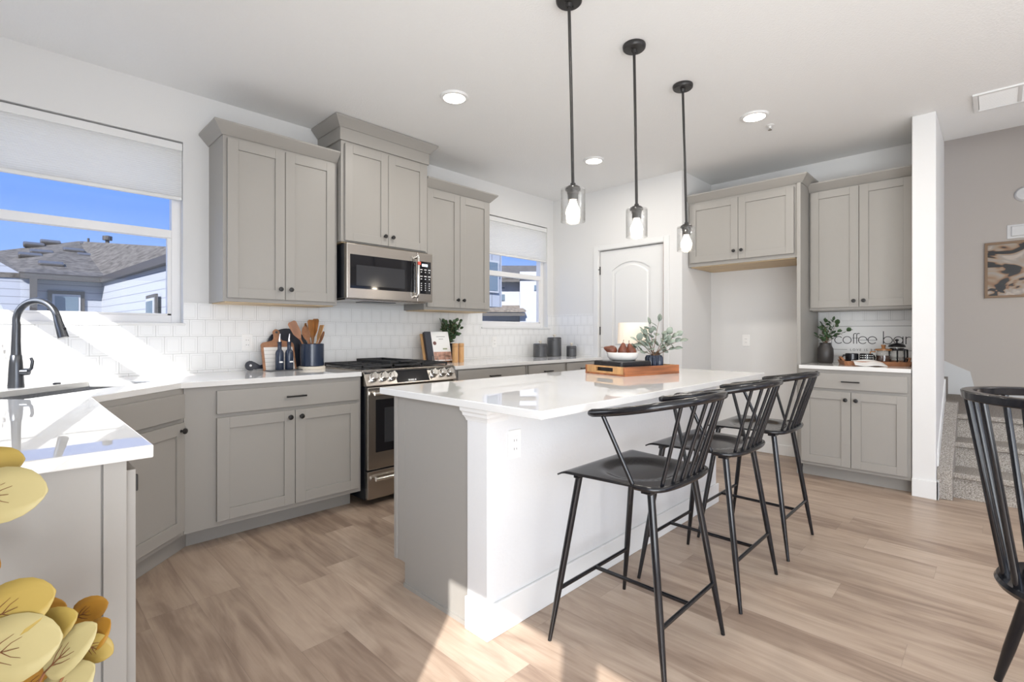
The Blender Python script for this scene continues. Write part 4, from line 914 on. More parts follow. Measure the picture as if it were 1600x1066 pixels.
# ------------------------------------------------------------------ coffee bar
ct = thing('coffee_tray', 'brown wooden coffee tray with upturned handle on the coffee bar', 'tray', (0.405, -3.045, IT), R(-70))
a, b = 0.218, 0.135
lo = [(-a + 0.02, -b), (a - 0.02, -b), (a, -b + 0.02), (a, b - 0.02), (a - 0.02, b), (-a + 0.02, b), (-a, b - 0.02), (-a, -b + 0.02)]
MB().prism(lo, 0, 0.008).build('tray_base', M_walnut, ct)
rim = MB(); n = len(lo)
up_ = [(x * 1.06, y * 1.09) for x, y in lo]; inn = [(x * 0.99, y * 0.97) for x, y in up_]; inb = [(x * 0.95, y * 0.92) for x, y in lo]
vv = [(x, y, 0.0) for x, y in lo] + [(x, y, 0.035) for x, y in up_] + [(x, y, 0.035) for x, y in inn] + [(x, y, 0.008) for x, y in inb]
rim.add(vv, [(k_ * n + i, k_ * n + (i + 1) % n, ((k_ + 1) % 4) * n + (i + 1) % n, ((k_ + 1) % 4) * n + i) for k_ in range(4) for i in range(n)]).build('tray_rim', M_walnut, ct)
for s_ in (-1, 1): MB().tube([(s_ * 0.214, -0.06, 0.032), (s_ * 0.228, -0.04, 0.058), (s_ * 0.228, 0.04, 0.058), (s_ * 0.214, 0.06, 0.032)], 0.008, 8).build('tray_handle', M_walnut, ct, smooth=60)
def mug(name, label, loc, rz, m, dots=False):
    o = thing(name, label, 'mug', loc, rz, 'mugs on the coffee tray')
    MB().lathe([(0, 0), (0.040, 0), (0.045, 0.005), (0.046, 0.082), (0.044, 0.084), (0.042, 0.080), (0.041, 0.008), (0, 0.008)], 30).build('cup', m, o, smooth=40)
    MB().tube([(0.044, 0, 0.068), (0.066, 0, 0.070), (0.076, 0, 0.050), (0.068, 0, 0.026), (0.044, 0, 0.018)], 0.006, 8).build('handle', m, o, smooth=60)
    if dots:
        d = MB()
        for i in range(9):
            for j in range(4):
                an = R(180 + i * 20); zz = 0.016 + j * 0.018
                d.M = Matrix.Translation((0.0462 * math.cos(an), 0.0462 * math.sin(an), zz)) @ Matrix.Rotation(an, 4, 'Z') @ Matrix.Rotation(R(45), 4, 'X'); d.box(-0.0005, 0.0005, -0.0035, 0.0035, -0.0035, 0.0035)
        d.build('dot_pattern', M_print, o)
    return o
TZ = IT + 0.0085
mug('coffee_mug', 'plain black mug with brown handle on the coffee tray', (0.352, -2.905, TZ), R(130), M_black)
mug('coffee_mug', 'black mug with white diamond dots on the coffee tray', (0.372, -3.000, TZ), R(-40), M_black, True)
cpot = thing('glass_teapot', 'glass coffee pot with wooden lid on the coffee tray', 'coffee pot', (0.415, -3.108, TZ))
MB().lathe([(0.0, 0.0), (0.046, 0.0), (0.052, 0.006), (0.053, 0.085), (0.046, 0.105), (0.044, 0.112), (0.041, 0.112), (0.043, 0.104), (0.050, 0.084), (0.049, 0.008), (0, 0.006)], 30, cap=False).build('glass_body', M_jar, cpot, smooth=50)
MB().lathe([(0, 0.008), (0.0475, 0.008), (0.0475, 0.070), (0, 0.070)], 30).build('coffee_fill', M_coffee, cpot, smooth=40)
MB().lathe([(0, 0.112), (0.056, 0.112), (0.056, 0.124), (0.016, 0.128), (0.012, 0.134), (0.016, 0.150), (0.016, 0.158), (0, 0.158)], 28).build('wooden_lid', M_olive, cpot, smooth=40)
MB().tube([(-0.02, 0.050, 0.10), (-0.035, 0.080, 0.100), (-0.04, 0.088, 0.065), (-0.03, 0.078, 0.03), (-0.02, 0.050, 0.02)], 0.005, 8).build('handle', M_olive, cpot, smooth=60)
fp_ = thing('french_press', 'black french press with domed lid at the right of the tray', 'french press', (0.447, -3.190, TZ))
MB().lathe([(0, 0), (0.044, 0), (0.046, 0.004), (0.044, 0.135), (0.042, 0.135), (0.042, 0.006), (0, 0.006)], 30, cap=False).build('beaker', M_jar, fp_, smooth=50)
MB().lathe([(0.0, 0.0), (0.049, 0.0), (0.050, 0.012), (0.047, 0.016)], 30, cap=False).lathe([(0.0465, 0.112), (0.0475, 0.112), (0.0475, 0.132), (0.0465, 0.132)], 30).build('frame_band', M_black, fp_, smooth=40)
fr = MB()
for an in (100, 190, 280): fr.box(0, 0, 0, 0, 0, 0) if False else fr.tube([(0.048 * math.cos(R(an)), 0.048 * math.sin(R(an)), 0.004), (0.048 * math.cos(R(an)), 0.048 * math.sin(R(an)), 0.125)], 0.006, 6)
fr.build('frame_rods', M_black, fp_)
MB().lathe([(0.056, 0.140), (0.058, 0.146), (0.050, 0.160), (0.020, 0.172), (0.006, 0.174), (0.005, 0.186), (0.012, 0.190), (0.013, 0.200), (0, 0.206), (0, 0.206)], 28).build('lid', M_black, fp_, smooth=40)
MB().tube([(0.03, -0.036, 0.12), (0.05, -0.06, 0.118), (0.05, -0.062, 0.02), (0.03, -0.036, 0.015)], 0.007, 8).build('handle', M_black, fp_, smooth=60)
tw = MB(); nx, ny = 10, 12; vs = []; fs = []
for j in range(ny + 1):
    for i in range(nx + 1):
        u_ = i / nx - 0.5; t = j / ny
        if t < 0.45: y_, z_ = 0.10 - 0.22 * t, 0.042 + 0.006 * math.sin(6 * u_ + 5 * t)
        else: y_, z_ = 0.0 - 0.09 * (t - 0.45) / 0.55, 0.042 - 0.036 * (t - 0.45) / 0.55 + 0.003 * math.sin(9 * u_)
        vs.append((u_ * (0.16 + 0.05 * t) + 0.03 * t, y_, z_))
for j in range(ny):
    for i in range(nx): fs.append((j * (nx + 1) + i, j * (nx + 1) + i + 1, (j + 1) * (nx + 1) + i + 1, (j + 1) * (nx + 1) + i))
to = tw.add(vs, fs).build('tea_towel', M_cloth, smooth=60); solidify(to, 0.003); to.location = (0.265, -3.005, IT); to.rotation_euler = (0, 0, R(-72)); tag(to, 'folded white tea towel draped over the coffee tray edge', 'towel')
jp = thing('potted_plant', 'eucalyptus in a dark stoneware jug at the left of the coffee bar', 'plant', (0.475, -2.690, IT))
MB().lathe([(0, 0), (0.050, 0), (0.058, 0.008), (0.062, 0.07), (0.060, 0.125), (0.044, 0.155), (0.042, 0.170), (0.046, 0.176), (0.038, 0.176), (0.036, 0.155), (0, 0.15)], 30).build('jug', M_jug, jp, smooth=50)
bush(jp, (0, 0, 0.16), [(0.0, 0.06, 0.24), (-0.03, 0.03, 0.30), (0.0, 0.0, 0.36), (0.02, -0.05, 0.37), (-0.02, -0.09, 0.34), (0.0, -0.05, 0.30), (-0.04, -0.10, 0.27), (-0.03, -0.17, 0.28), (-0.05, 0.04, 0.22), (-0.05, -0.02, 0.25), (0.02, 0.03, 0.33)], M_leafg, 0.040, 0.034, 6, 0.25, 21)
# sign with thin line lettering
sg = thing('coffee_sign', 'white sign lettered coffee bar on the coffee bar tile', 'sign', (0.6705, -2.668, 0.972), R(-90))
MB().box(0, 0.648, -0.014, 0, 0, 0.312).build('sign_board', M_board, sg, 0.002)
q = MB(); y0, y1 = -0.0150, -0.0139
for bx in ((0.03, 0.618, 0.260, 0.265), (0.03, 0.035, 0.055, 0.265), (0.613, 0.618, 0.055, 0.265), (0.03, 0.150, 0.055, 0.060), (0.49, 0.618, 0.055, 0.060)): q.box(bx[0], bx[1], y0, y1, bx[2], bx[3])
q.build('sign_border', M_inkl, sg)
L = MB(); lw = 0.0055
def stroke(pts, w=lw):
    for (xa, za), (xb, zb) in zip(pts[:-1], pts[1:]):
        d = Vector((xb - xa, zb - za)); 
        if d.length < 1e-6: continue
        d.normalize(); n_ = Vector((-d.y, d.x)) * w / 2; e_ = d * w * 0.25
        pl = [(xa - e_.x + n_.x, za - e_.y + n_.y), (xb + e_.x + n_.x, zb + e_.y + n_.y), (xb + e_.x - n_.x, zb + e_.y - n_.y), (xa - e_.x - n_.x, za - e_.y - n_.y)]
        L.loft([(x, y1, z) for x, z in pl], [(x, y0 - 0.0003, z) for x, z in pl])
zc, rr_ = 0.142, 0.0305
def ring_(cx, a0=0, a1=360, n=28, w=lw): stroke(arc(cx, zc, rr_, a0, a1, n), w)
cxs = dict(c=0.086, o=0.149, e1=0.263, e2=0.331, b=0.438, a=0.508)
ring_(cxs['c'], 45, 315); ring_(cxs['o'])
for fx in (0.197, 0.220): stroke([(fx, zc - rr_), (fx, zc + 0.045)] + arc(fx + 0.013, zc + 0.045, 0.013, 180, 60, 6)[1:]); stroke([(fx - 0.008, zc + 0.018), (fx + 0.014, zc + 0.018)], 0.003)
for ex in (cxs['e1'], cxs['e2']): ring_(ex, 0, 318); stroke([(ex - rr_, zc), (ex + rr_, zc)], 0.003)
ring_(cxs['b']); stroke([(cxs['b'] - rr_, zc - rr_), (cxs['b'] - rr_, zc + 0.075)], 0.006)
ring_(cxs['a']); stroke([(cxs['a'] + rr_, zc - rr_), (cxs['a'] + rr_, zc + rr_)], 0.006)
stroke([(0.558, zc - rr_), (0.558, zc + rr_)], 0.006); stroke(arc(0.578, zc + 0.008, 0.020, 180, 60, 8))
L.build('sign_lettering', M_ink, sg)
fc_ = bpy.data.curves.new('sign_motto', 'FONT'); fc_.body = 'LOVE IS BREWING'; fc_.size = 0.026; fc_.align_x = 'CENTER'; fc_.extrude = 0.0004; fc_.space_character = 1.5
fo = bpy.data.objects.new('sign_motto', fc_); COL.objects.link(fo); fo.parent = sg; fo.location = (0.322, -0.0146, 0.048); fo.rotation_euler = (R(90), 0, 0)
bpy.context.view_layer.update(); fm = bpy.data.meshes.new_from_object(fo.evaluated_get(bpy.context.evaluated_depsgraph_get())); bpy.data.objects.remove(fo)
fm.materials.append(M_ink); fo = bpy.data.objects.new('sign_motto', fm); COL.objects.link(fo); fo.parent = sg; fo.location = (0.322, -0.0146, 0.048); fo.rotation_euler = (R(90), 0, 0)

# ------------------------------------------------------------------ bar stools
def curve3(pts, n=8):     # Catmull-Rom through points
    P = [Vector(p) for p in pts]; P = [P[0] * 2 - P[1]] + P + [P[-1] * 2 - P[-2]]; out = []
    for i in range(1, len(P) - 2):
        for k_ in range(n):
            t = k_ / n; out.append(0.5 * ((2 * P[i]) + (-P[i - 1] + P[i + 1]) * t + (2 * P[i - 1] - 5 * P[i] + 4 * P[i + 1] - P[i + 2]) * t * t + (-P[i - 1] + 3 * P[i] - 3 * P[i + 1] + P[i + 2]) * t ** 3))
    return out + [P[-2]]
def make_stool(label):
    s = thing('bar_stool', label, 'stool', (0, 0, 0), 0, 'black metal bar stools along the island')
    # seat: thin plate, curved back corners, waterfall front, round dish
    def half(y): # half width at local y (front +)
        if y < -0.13: return 0.215 - 0.115 * ((-0.13 - y) / 0.075) ** 2.2
        return 0.215 + 0.035 * ((y + 0.13) / 0.33)
    seat = MB(); ny, nx = 26, 26; vs = []; fs = []
    for j in range(ny + 1):
        y = -0.205 + 0.405 * j / ny
        for i in range(nx + 1):
            x = half(y) * (2 * i / nx - 1)
            d = math.hypot(x / 0.155, (y + 0.01) / 0.135); z = 0.652 - 0.014 * max(0, min(1, (1.08 - d) / 0.25)) ** 1.2
            if y > 0.165: z -= 0.012 * ((y - 0.165) / 0.035) ** 2
            vs.append((x, y, z))
    for j in range(ny):
        for i in range(nx): fs.append((j * (nx + 1) + i, j * (nx + 1) + i + 1, (j + 1) * (nx + 1) + i + 1, (j + 1) * (nx + 1) + i))
    so = seat.add(vs, fs).build('seat', M_black, s, smooth=50); m_ = so.modifiers.new('thickness', 'SOLIDIFY'); m_.thickness = 0.006
    rim = MB(); path = [(0.212, -0.11), (0.208, -0.15), (0.180, -0.19), (0.10, -0.208), (0, -0.212), (-0.10, -0.208), (-0.180, -0.19), (-0.208, -0.15), (-0.212, -0.11)]
    rim.tube(curve3([(x, y, 0.648) for x, y in path], 5), 0.0105, 8).build('seat_rim', M_black, s, smooth=60)
    MB().box(-0.20, 0.20, -0.165, -0.125, 0.626, 0.642).box(-0.215, 0.215, 0.125, 0.15, 0.626, 0.642).box(-0.02, 0.02, -0.125, 0.125, 0.616, 0.628).build('under_frame', M_black, s, 0.003)
    feet = {(-1, 1): (-0.265, 0.225), (1, 1): (0.265, 0.225), (-1, -1): (-0.235, -0.235), (1, -1): (0.235, -0.235)}
    tops = {(-1, 1): (-0.195, 0.137), (1, 1): (0.195, 0.137), (-1, -1): (-0.165, -0.145), (1, -1): (0.165, -0.145)}
    def lp_(k_, z): f_, t_ = feet[k_], tops[k_]; q_ = z / 0.632; return (f_[0] + (t_[0] - f_[0]) * q_, f_[1] + (t_[1] - f_[1]) * q_, z)
    for k_ in feet:
        MB().tube([lp_(k_, 0.0), lp_(k_, 0.22), lp_(k_, 0.632)], [0.0075, 0.0125, 0.0135], 14).build('leg', M_black, s, smooth=60)
    zs = 0.20
    MB().cyl(lp_((-1, 1), zs), lp_((1, 1), zs), 0.008).build('front_stretcher', M_black, s, smooth=60)
    MB().cyl(lp_((-1, -1), zs), lp_((1, -1), zs), 0.008).build('back_stretcher', M_black, s, smooth=60)
    f1, b1 = lp_((-1, 1), zs), lp_((-1, -1), zs)
    MB().cyl((0, f1[1], zs), (0, b1[1], zs), 0.008).build('centre_stretcher', M_black, s, smooth=60)
    hr = [(0.258, 0.045, 0.889), (0.266, -0.04, 0.902), (0.258, -0.13, 0.918), (0.222, -0.215, 0.936), (0.135, -0.278, 0.948), (0.0, -0.302, 0.953)]
    rail = curve3([(-x, y, z) for x, y, z in hr] + hr[-2::-1], 6)
    MB().tube(rail, [0.010] + [0.0145] * (len(rail) - 2) + [0.010], 14).build('back_rail', M_black, s, smooth=60)
    for i in range(7):
        a_ = -1 + 2 * i / 6; xb, yb = 0.160 * a_, -0.200 + 0.018 * abs(a_) ** 3
        xt, yt = 0.172 * a_, -0.300 + 0.040 * abs(a_) ** 2.2; zt = 0.951 - 0.008 * a_ * a_
        MB().cyl((xb, yb, 0.648), (xt, yt, zt), 0.0068, seg=10).build('spindle', M_black, s, smooth=60)
    for sg_ in (-1, 1): MB().cyl((sg_ * 0.205, -0.100, 0.648), (sg_ * 0.264, -0.012, 0.895), 0.0078, seg=10).build('arm_spindle', M_black, s, smooth=60)
    return s
st1 = make_stool('black spindle back bar stool closest to the camera'); st1.location = (-2.822, -2.762, 0)
dup(st1, (-2.155, -2.758, 0), 'black spindle back bar stool in the middle of the three at the island')
dup(st1, (-1.492, -2.758, 0), 'black spindle back bar stool farthest from the camera, nearest the coffee bar')

# ------------------------------------------------------------------ dining chair at the right edge
def make_dining():
    c = thing('dining_chair', 'black spindle dining chair with hoop back at the right edge', 'chair', (-2.369, -3.956, 0), R(0))
    ang = 225     # direction the back apex points away (local), set by rotation below
    MB().lathe([(0, 0.395), (0.16, 0.397), (0.200, 0.405), (0.206, 0.418), (0.200, 0.430), (0.17, 0.424), (0, 0.418)], 48).build('seat', M_black, c, smooth=50)
    hoop = [(0.268 * math.cos(R(a_)), 0.268 * math.sin(R(a_)), 0.982 - 0.004 * (1 - math.cos(R(a_ - 110)))) for a_ in range(-20, 241, 8)]
    rl = MB(); hp = [Vector(p) for p in hoop]; vs = []; fs = []
    for p in hp:
        r_ = Vector((p.x, p.y, 0)).normalized(); vs += [tuple(p - r_ * 0.016 + Vector((0, 0, 0.014))), tuple(p + r_ * 0.016 + Vector((0, 0, 0.014))), tuple(p + r_ * 0.013 - Vector((0, 0, 0.014))), tuple(p - r_ * 0.013 - Vector((0, 0, 0.014)))]
    for i in range(len(hp) - 1):
        for k_ in range(4): fs.append((i * 4 + k_, i * 4 + (k_ + 1) % 4, (i + 1) * 4 + (k_ + 1) % 4, (i + 1) * 4 + k_))
    fs += [(0, 1, 2, 3), tuple(len(vs) - 4 + k_ for k_ in range(4))]
    rl.add(vs, fs).build('hoop_rail', M_black, c, 0.004, smooth=50)
    for a_ in (-14, 14, 42, 72, 98, 122, 148, 178, 206, 234):
        q = R(a_); MB().cyl((0.180 * math.cos(q), 0.180 * math.sin(q), 0.422), (0.267 * math.cos(q), 0.267 * math.sin(q), 0.968), 0.0105, 0.0095, 12).build('spindle', M_black, c, smooth=60)
    for a_ in (48, 170, 230, 350):
        q = R(a_); MB().tube([(0.264 * math.cos(q), 0.264 * math.sin(q), 0), (0.227 * math.cos(q), 0.227 * math.sin(q), 0.13), (0.15 * math.cos(q), 0.15 * math.sin(q), 0.40)], [0.011, 0.016, 0.018], 12).build('leg', M_black, c, smooth=60)
    return c
ch = make_dining(); ch.rotation_euler = (0, 0, 0)

# ------------------------------------------------------------------ pendants and ceiling fittings
def pendant(label, x, y, dx):
    p = thing('pendant_light', label, 'pendant light', (x, y, H), 0, 'pendant lights over the island')
    MB().lathe([(0, 0), (0.060, 0), (0.062, -0.006), (0.060, -0.020), (0.054, -0.026), (0.016, -0.028), (0.012, -0.045), (0, -0.045)], 32).build('canopy', M_bronze, p, smooth=40)
    sc = MB(); sc.cyl((0.026, 0.0, -0.027), (0.026, 0, -0.034), 0.005, seg=10); sc.cyl((-0.026, 0, -0.027), (-0.026, 0, -0.034), 0.005, seg=10); sc.build('canopy_screws', M_bronze, p)
    MB().tube([(0, 0, -0.04), (dx * 0.5, 0, -0.42), (dx, 0, -0.868)], 0.0075, 12).build('rod', M_bronze, p, smooth=60)
    MB().at((dx, 0, -0.893)).lathe([(0.036, 0), (0.036, 0.006), (0.032, 0.014), (0.022, 0.020), (0.012, 0.023), (0.012, 0.032), (0, 0.032)], 28).build('cap', M_bronze, p, smooth=40)
    MB().at((dx, 0, -0.940)).lathe([(0, 0), (0.0245, 0), (0.0245, 0.028), (0.0275, 0.030), (0.0275, 0.047), (0, 0.047)], 24).build('socket', M_bronze, p, smooth=40)
    MB().at((dx, 0, -0.885)).lathe([(0.030, -0.0), (0.056, -0.003), (0.058, -0.008), (0.058, -0.158), (0.0565, -0.158), (0.0555, -0.010), (0.030, -0.004)], 36, cap=False).build('glass_shade', M_jar, p, smooth=50)
    MB().at((dx, 0, -1.035)).lathe([(0, 0), (0.014, 0.002), (0.027, 0.012), (0.0345, 0.032), (0.032, 0.050), (0.021, 0.072), (0.0155, 0.090), (0.0155, 0.097)], 24).build('bulb', M_bulb, p, smooth=60)
    l = light('bulb_light', 'POINT', (x + dx, y, H - 1.06), (0, 0, -1), BULB_W, (1.0, 0.87, 0.70), shadow_soft_size=0.03)
    return p
pendant('clear glass pendant closest to the camera, its canopy cut off above', -2.700, -2.330, 0.030)
pendant('clear glass pendant hanging in the middle of the three', -2.152, -2.350, 0.026)
pendant('clear glass pendant farthest along the island, nearest the fridge alcove', -1.552, -2.343, 0.050)
def can(label, x, y):
    c = thing('recessed_light', label, 'ceiling light', (x, y, H), 0, 'recessed ceiling lights')
    MB().lathe([(0.072, 0.0), (0.094, 0.0), (0.094, -0.004), (0.088, -0.012), (0.072, -0.014)], 40, cap=False).build('trim_ring', M_trim, c, smooth=40)
    MB().lathe([(0, -0.002), (0.072, -0.002), (0.072, -0.013), (0, -0.013)], 40).build('diffuser', M_disc, c)
    light('can_light', 'AREA', (x, y, H - 0.02), (0, 0, -1), CAN_W, (1.0, 0.95, 0.88), shape='DISK', size=0.14)
    return c
can('lit recessed ceiling light in front of the microwave cabinet', -2.467, -1.193)
can('lit recessed ceiling light above the pantry corner, behind the first pendant', -0.826, -1.158)
can('lit recessed ceiling light nearest the fridge cabinet and sprinkler', -0.769, -2.513)
for x_, y_ in ((-3.2, -2.75), (-1.6, -4.4)): can('lit recessed ceiling light added out of view to brighten the room', x_, y_)  # extra unseen cans, added to lift the floor and base cabinets
sprk = thing('fire_sprinkler', 'small white sprinkler head on the ceiling beside a recessed light', 'sprinkler', (-0.513, -2.539, H))
MB().lathe([(0, 0), (0.030, 0), (0.030, -0.004), (0.010, -0.008), (0.009, -0.022), (0, -0.022)], 24).build('escutcheon', M_trim, sprk, smooth=40)
MB().lathe([(0.0, -0.034), (0.014, -0.034), (0.014, -0.036), (0, -0.036)], 16).tube([(0.008, 0, -0.02), (0.004, 0, -0.034)], 0.002, 6).tube([(-0.008, 0, -0.02), (-0.004, 0, -0.034)], 0.002, 6).build('deflector', M_steel, sprk)
vt = thing('return_vent', 'white return air grille on the ceiling near the stairs', 'vent', (-0.095, -3.645, H), R(-90))
MB().box(0, 0.80, 0, 0.025, -0.012, 0).box(0, 0.80, 0.325, 0.35, -0.012, 0).box(0, 0.025, 0.025, 0.325, -0.012, 0).box(0.775, 0.80, 0.025, 0.325, -0.012, 0).box(0.215, 0.235, 0.025, 0.325, -0.010, 0).box(0.43, 0.45, 0.025, 0.325, -0.010, 0).build('vent_frame', M_trim, vt, 0.002)
lvm = MB()
for x0, x1 in ((0.03, 0.215), (0.235, 0.43), (0.45, 0.77)):
    lvm.box(x0, x1, 0.03, 0.322, -0.004, -0.001)
    for i in range(18): y_ = 0.034 + 0.016 * i; lvm.loft([(x0, y_, -0.003), (x0, y_ + 0.002, -0.003), (x0, y_ + 0.008, -0.009), (x0, y_ + 0.006, -0.009)], [(x1, y_, -0.003), (x1, y_ + 0.002, -0.003), (x1, y_ + 0.008, -0.009), (x1, y_ + 0.006, -0.009)])
lvm.build('louvers', M_trim, vt)

# ------------------------------------------------------------------ stairs
sr = MB(); x_ = 0.20; prof = [(x_, 0.0)]
for i in range(3):
    z_ = 0.18 * (i + 1); xf = x_ + 0.25 * i
    prof += [(xf + 0.012, z_ - 0.045), (xf - 0.022, z_ - 0.034), (xf - 0.026, z_ - 0.012), (xf - 0.012, z_)]
    if i < 2: prof += [(xf + 0.25, z_)]
prof += [(XR, 0.54), (XR, 0.0)]
# thick nosings overhang each riser
sr.loft([(x, -3.54, z) for x, z in prof], [(x, -5.2, z) for x, z in prof])
struct(sr.build('stairs', M_carpet), 'carpeted stair treads rising to the landing', 'stairs')
sl = MB(); pp = [(0.085, 0), (0.085, 0.20), (0.74, 0.62), (0.86, 0.62), (0.86, 0.0)]
sl.loft([(x, -3.4555, z) for x, z in pp], [(x, -3.54, z) for x, z in pp]); struct(sl.build('stair_stringer', M_carpet, bevel=0.006), 'carpet wrapped stringer beside the stair treads', 'stairs')
struct(MB().box(0.85, XR, -3.54, -1.2, 0.0, 0.54).build('stair_landing', M_carpet), 'carpeted stair landing', 'stairs')
u2 = MB(); 
for i in range(3): u2.box(0.86, XR - 0.001, -3.40 + 0.27 * i, -0.2, 0.54 + 0.18 * i, 0.54 + 0.18 * (i + 1))
struct(u2.build('stairs_upper', M_carpet), 'carpeted upper flight turning left off the landing', 'stairs')
sk2 = MB(); pp = [(-5.19, 0.54), (-5.19, 0.63), (-3.60, 0.63), (-3.57, 0.78), (-3.30, 0.92), (-3.0, 1.15), (-3.0, 0.54)]
sk2.loft([(XR - 0.016, y, z) for y, z in pp], [(XR - 0.001, y, z) for y, z in pp]); struct(sk2.build('baseboard_stairs', M_trim, bevel=0.003), 'white skirting along the stair landing wall', 'baseboard')
sk3 = MB(); pp = [(0.12, 0.14), (0.12, 0.33), (0.80, 0.80), (0.819, 0.80), (0.819, 0.60)]
sk3.loft([(x, -3.4552, z) for x, z in pp], [(x, -3.4652, z) for x, z in pp]); struct(sk3.build('baseboard_stringer', M_trim), 'white skirting climbing beside the first stairs', 'baseboard')
art = thing('wall_art', 'framed brown and black agate print on the stair wall', 'picture', (XR - 0.001, -3.676, 1.525), R(-90))
MB().box(0, 0.62, -0.03, 0, 0, 0.022).box(0, 0.62, -0.03, 0, 0.528, 0.55).box(0, 0.022, -0.03, 0, 0.022, 0.528).box(0.598, 0.62, -0.03, 0, 0.022, 0.528).build('frame', M_frame, art, 0.002)
MB().box(0.022, 0.598, -0.016, -0.002, 0.022, 0.528).build('print', M_agate, art)
th = thing('door_chime', 'white rectangular chime box above the framed print', 'chime', (XR - 0.001, -3.865, 2.10), R(-90))
MB().box(-0.03, 0.22, -0.012, 0, 0, 0.135).build('back_plate', M_outlet, th, 0.003); MB().box(0.0, 0.20, -0.04, -0.012, 0.02, 0.115).build('cover', M_outlet, th, 0.006)
smk = thing('smoke_detector', 'round white detector on the stair wall, cut by the frame edge', 'detector', (XR - 0.001, -3.955, 2.52), R(-90))
MB().at((0, 0, 0), rx=R(90)).lathe([(0.07, 0), (0.07, 0.02), (0.055, 0.04), (0, 0.045)], 28).build('housing', M_outlet, smk, smooth=40)

# ------------------------------------------------------------------ foreground branches in a floor vase
vx, vy = -4.60, -2.86
fv = thing('floor_vase', 'vase of yellow aspen branches in the lower left foreground', 'vase', (vx, vy, 0.0))
MB().lathe([(0, 0), (0.09, 0), (0.12, 0.02), (0.135, 0.16), (0.11, 0.32), (0.06, 0.40), (0.055, 0.44), (0.065, 0.45), (0.052, 0.45), (0.048, 0.40), (0, 0.38)], 36).build('vase_body', M_white, fv, smooth=50)
FW = Vector((math.cos(R(44.4268)), math.sin(R(44.4268)), 0)); RT = Vector((math.sin(R(44.4268)), -math.cos(R(44.4268)), 0)); CC = Vector((-4.5349, -3.7549, 1.1753))
def aspen(pos, d, nrm, L, w, m):
    """broad rounded leaf with pointed tip and raised branching veins"""
    d = Vector(d).normalized(); n = Vector(nrm); n = (n - d * n.dot(d)).normalized(); s_ = d.cross(n); P = Vector(pos) - Vector((vx, vy, 0))
    prof = [(0, 0.02), (0.04, 0.26), (0.12, 0.42), (0.25, 0.50), (0.42, 0.52), (0.60, 0.49), (0.76, 0.41), (0.88, 0.29), (0.96, 0.15), (1.0, 0.02)]
    vs = []; fs = []
    for t, q in prof:
        c = P + d * L * t - n * 0.10 * L * t * t; e_ = n * 0.05 * w
        vs += [tuple(c - s_ * w * q + e_ * q), tuple(c - s_ * w * q * 0.5), tuple(c), tuple(c + s_ * w * q * 0.5), tuple(c + s_ * w * q + e_ * q)]
    for i in range(len(prof) - 1):
        for k_ in range(4): a_ = i * 5 + k_; fs.append((a_, a_ + 1, a_ + 6, a_ + 5))
    lf = solidify(MB().add(vs, fs).build('leaf', m, fv, smooth=60), 0.0008)
    vn = MB(); f_ = lambda t, x: P + d * L * t - n * 0.10 * L * t * t + s_ * w * x + n * 0.0012
    for sg_ in (-1, 1):
        h = [f_(t, 0) + n * 0 for t in (0.0, 0.2, 0.4, 0.58)]
        for side in (-1, 1):
            vn.tube([f_(0.0, 0) + n * 0.001 * sg_, f_(0.25, 0) + n * 0.001 * sg_, f_(0.52, 0) + n * 0.001 * sg_], [0.0011, 0.0009, 0.0004], 5)
            vn.tube([f_(0.16, 0), f_(0.30, 0.14 * side), f_(0.44, 0.22 * side)], [0.0009, 0.0006, 0.0003], 5)
            vn.tube([f_(0.30, 0), f_(0.42, 0.10 * side), f_(0.54, 0.15 * side)], [0.0007, 0.0005, 0.0003], 5)
    vn.build('leaf_veins', M_vein, lf)
def view(u, v, dep): return CC + FW * dep + RT * ((u - 800) / 770.88 * dep) - Vector((0, 0, (v - 520.58) / 770.88 * dep))
UPV = Vector((0, 0, 1))
def screen_dir(ax, up_): return RT * ax + UPV * up_
# base point, direction (right, up), facing, length, width, colour -- each leaf stands at its own distance on a branch
LV = [((-48, 780, .80), (1, .10), .110, .088, 2), ((-55, 738, .83), (1, .25), .088, .062, 0), ((-30, 975, .78), (1, .45), .110, .085, 0), ((28, 965, .86), (1, .20), .075, .045, 1),
      ((22, 1012, .80), (1, .55), .100, .062, 0), ((98, 1000, .88), (-.55, 1), .0, .0, 1), ((70, 1052, .80), (.62, .66), .098, .060, 2), ((112, 968, .90), (.7, .32), .062, .050, 1),
      ((-38, 1030, .76), (1, .22), .118, .098, 2), ((138, 1008, .86), (.55, .75), .050, .048, 1), ((130, 1006, .85), (.9, -.45), .050, .045, 0), ((95, 1050, .87), (.9, .62), .062, .045, 1),
      ((-20, 1010, .88), (1, -.1), .07, .06, 1), ((66, 1110, .80), (.75, .7), .095, .07, 2), ((30, 1078, .84), (1, .25), .07, .06, 1), ((-30, 850, .9), (.3, -1), .06, .05, 1)]
for (u, v, dp), (ax, up_), Lf, wf, ci in LV:
    if Lf == 0: continue
    pos = view(u, v, dp); aspen(pos, screen_dir(ax, up_) + FW * 0.1, -FW + UPV * 0.35 + RT * random.uniform(-.3, .3), Lf, wf, M_yel[ci])
base = Vector((vx, vy, 0.40)); O0 = Vector((vx, vy, 0))
for (u, v, dp) in ((-35, 775, .80), (-40, 735, .83), (-30, 975, .78), (22, 1012, .80), (70, 1052, .80), (112, 968, .90), (130, 1006, .85), (-38, 1030, .76), (66, 1110, .8)):
    tip = view(u, v, dp); mid = (base + tip) / 2 + Vector((-0.02, 0.02, 0.02)) ; pts = [base * (1 - t) ** 2 + mid * 2 * t * (1 - t) + tip * t * t - O0 for t in [i / 8 for i in range(9)]]
    MB().tube(pts, [0.0032 - 0.0002 * i for i in range(9)], 7).build('twig', M_vein, fv, smooth=60)

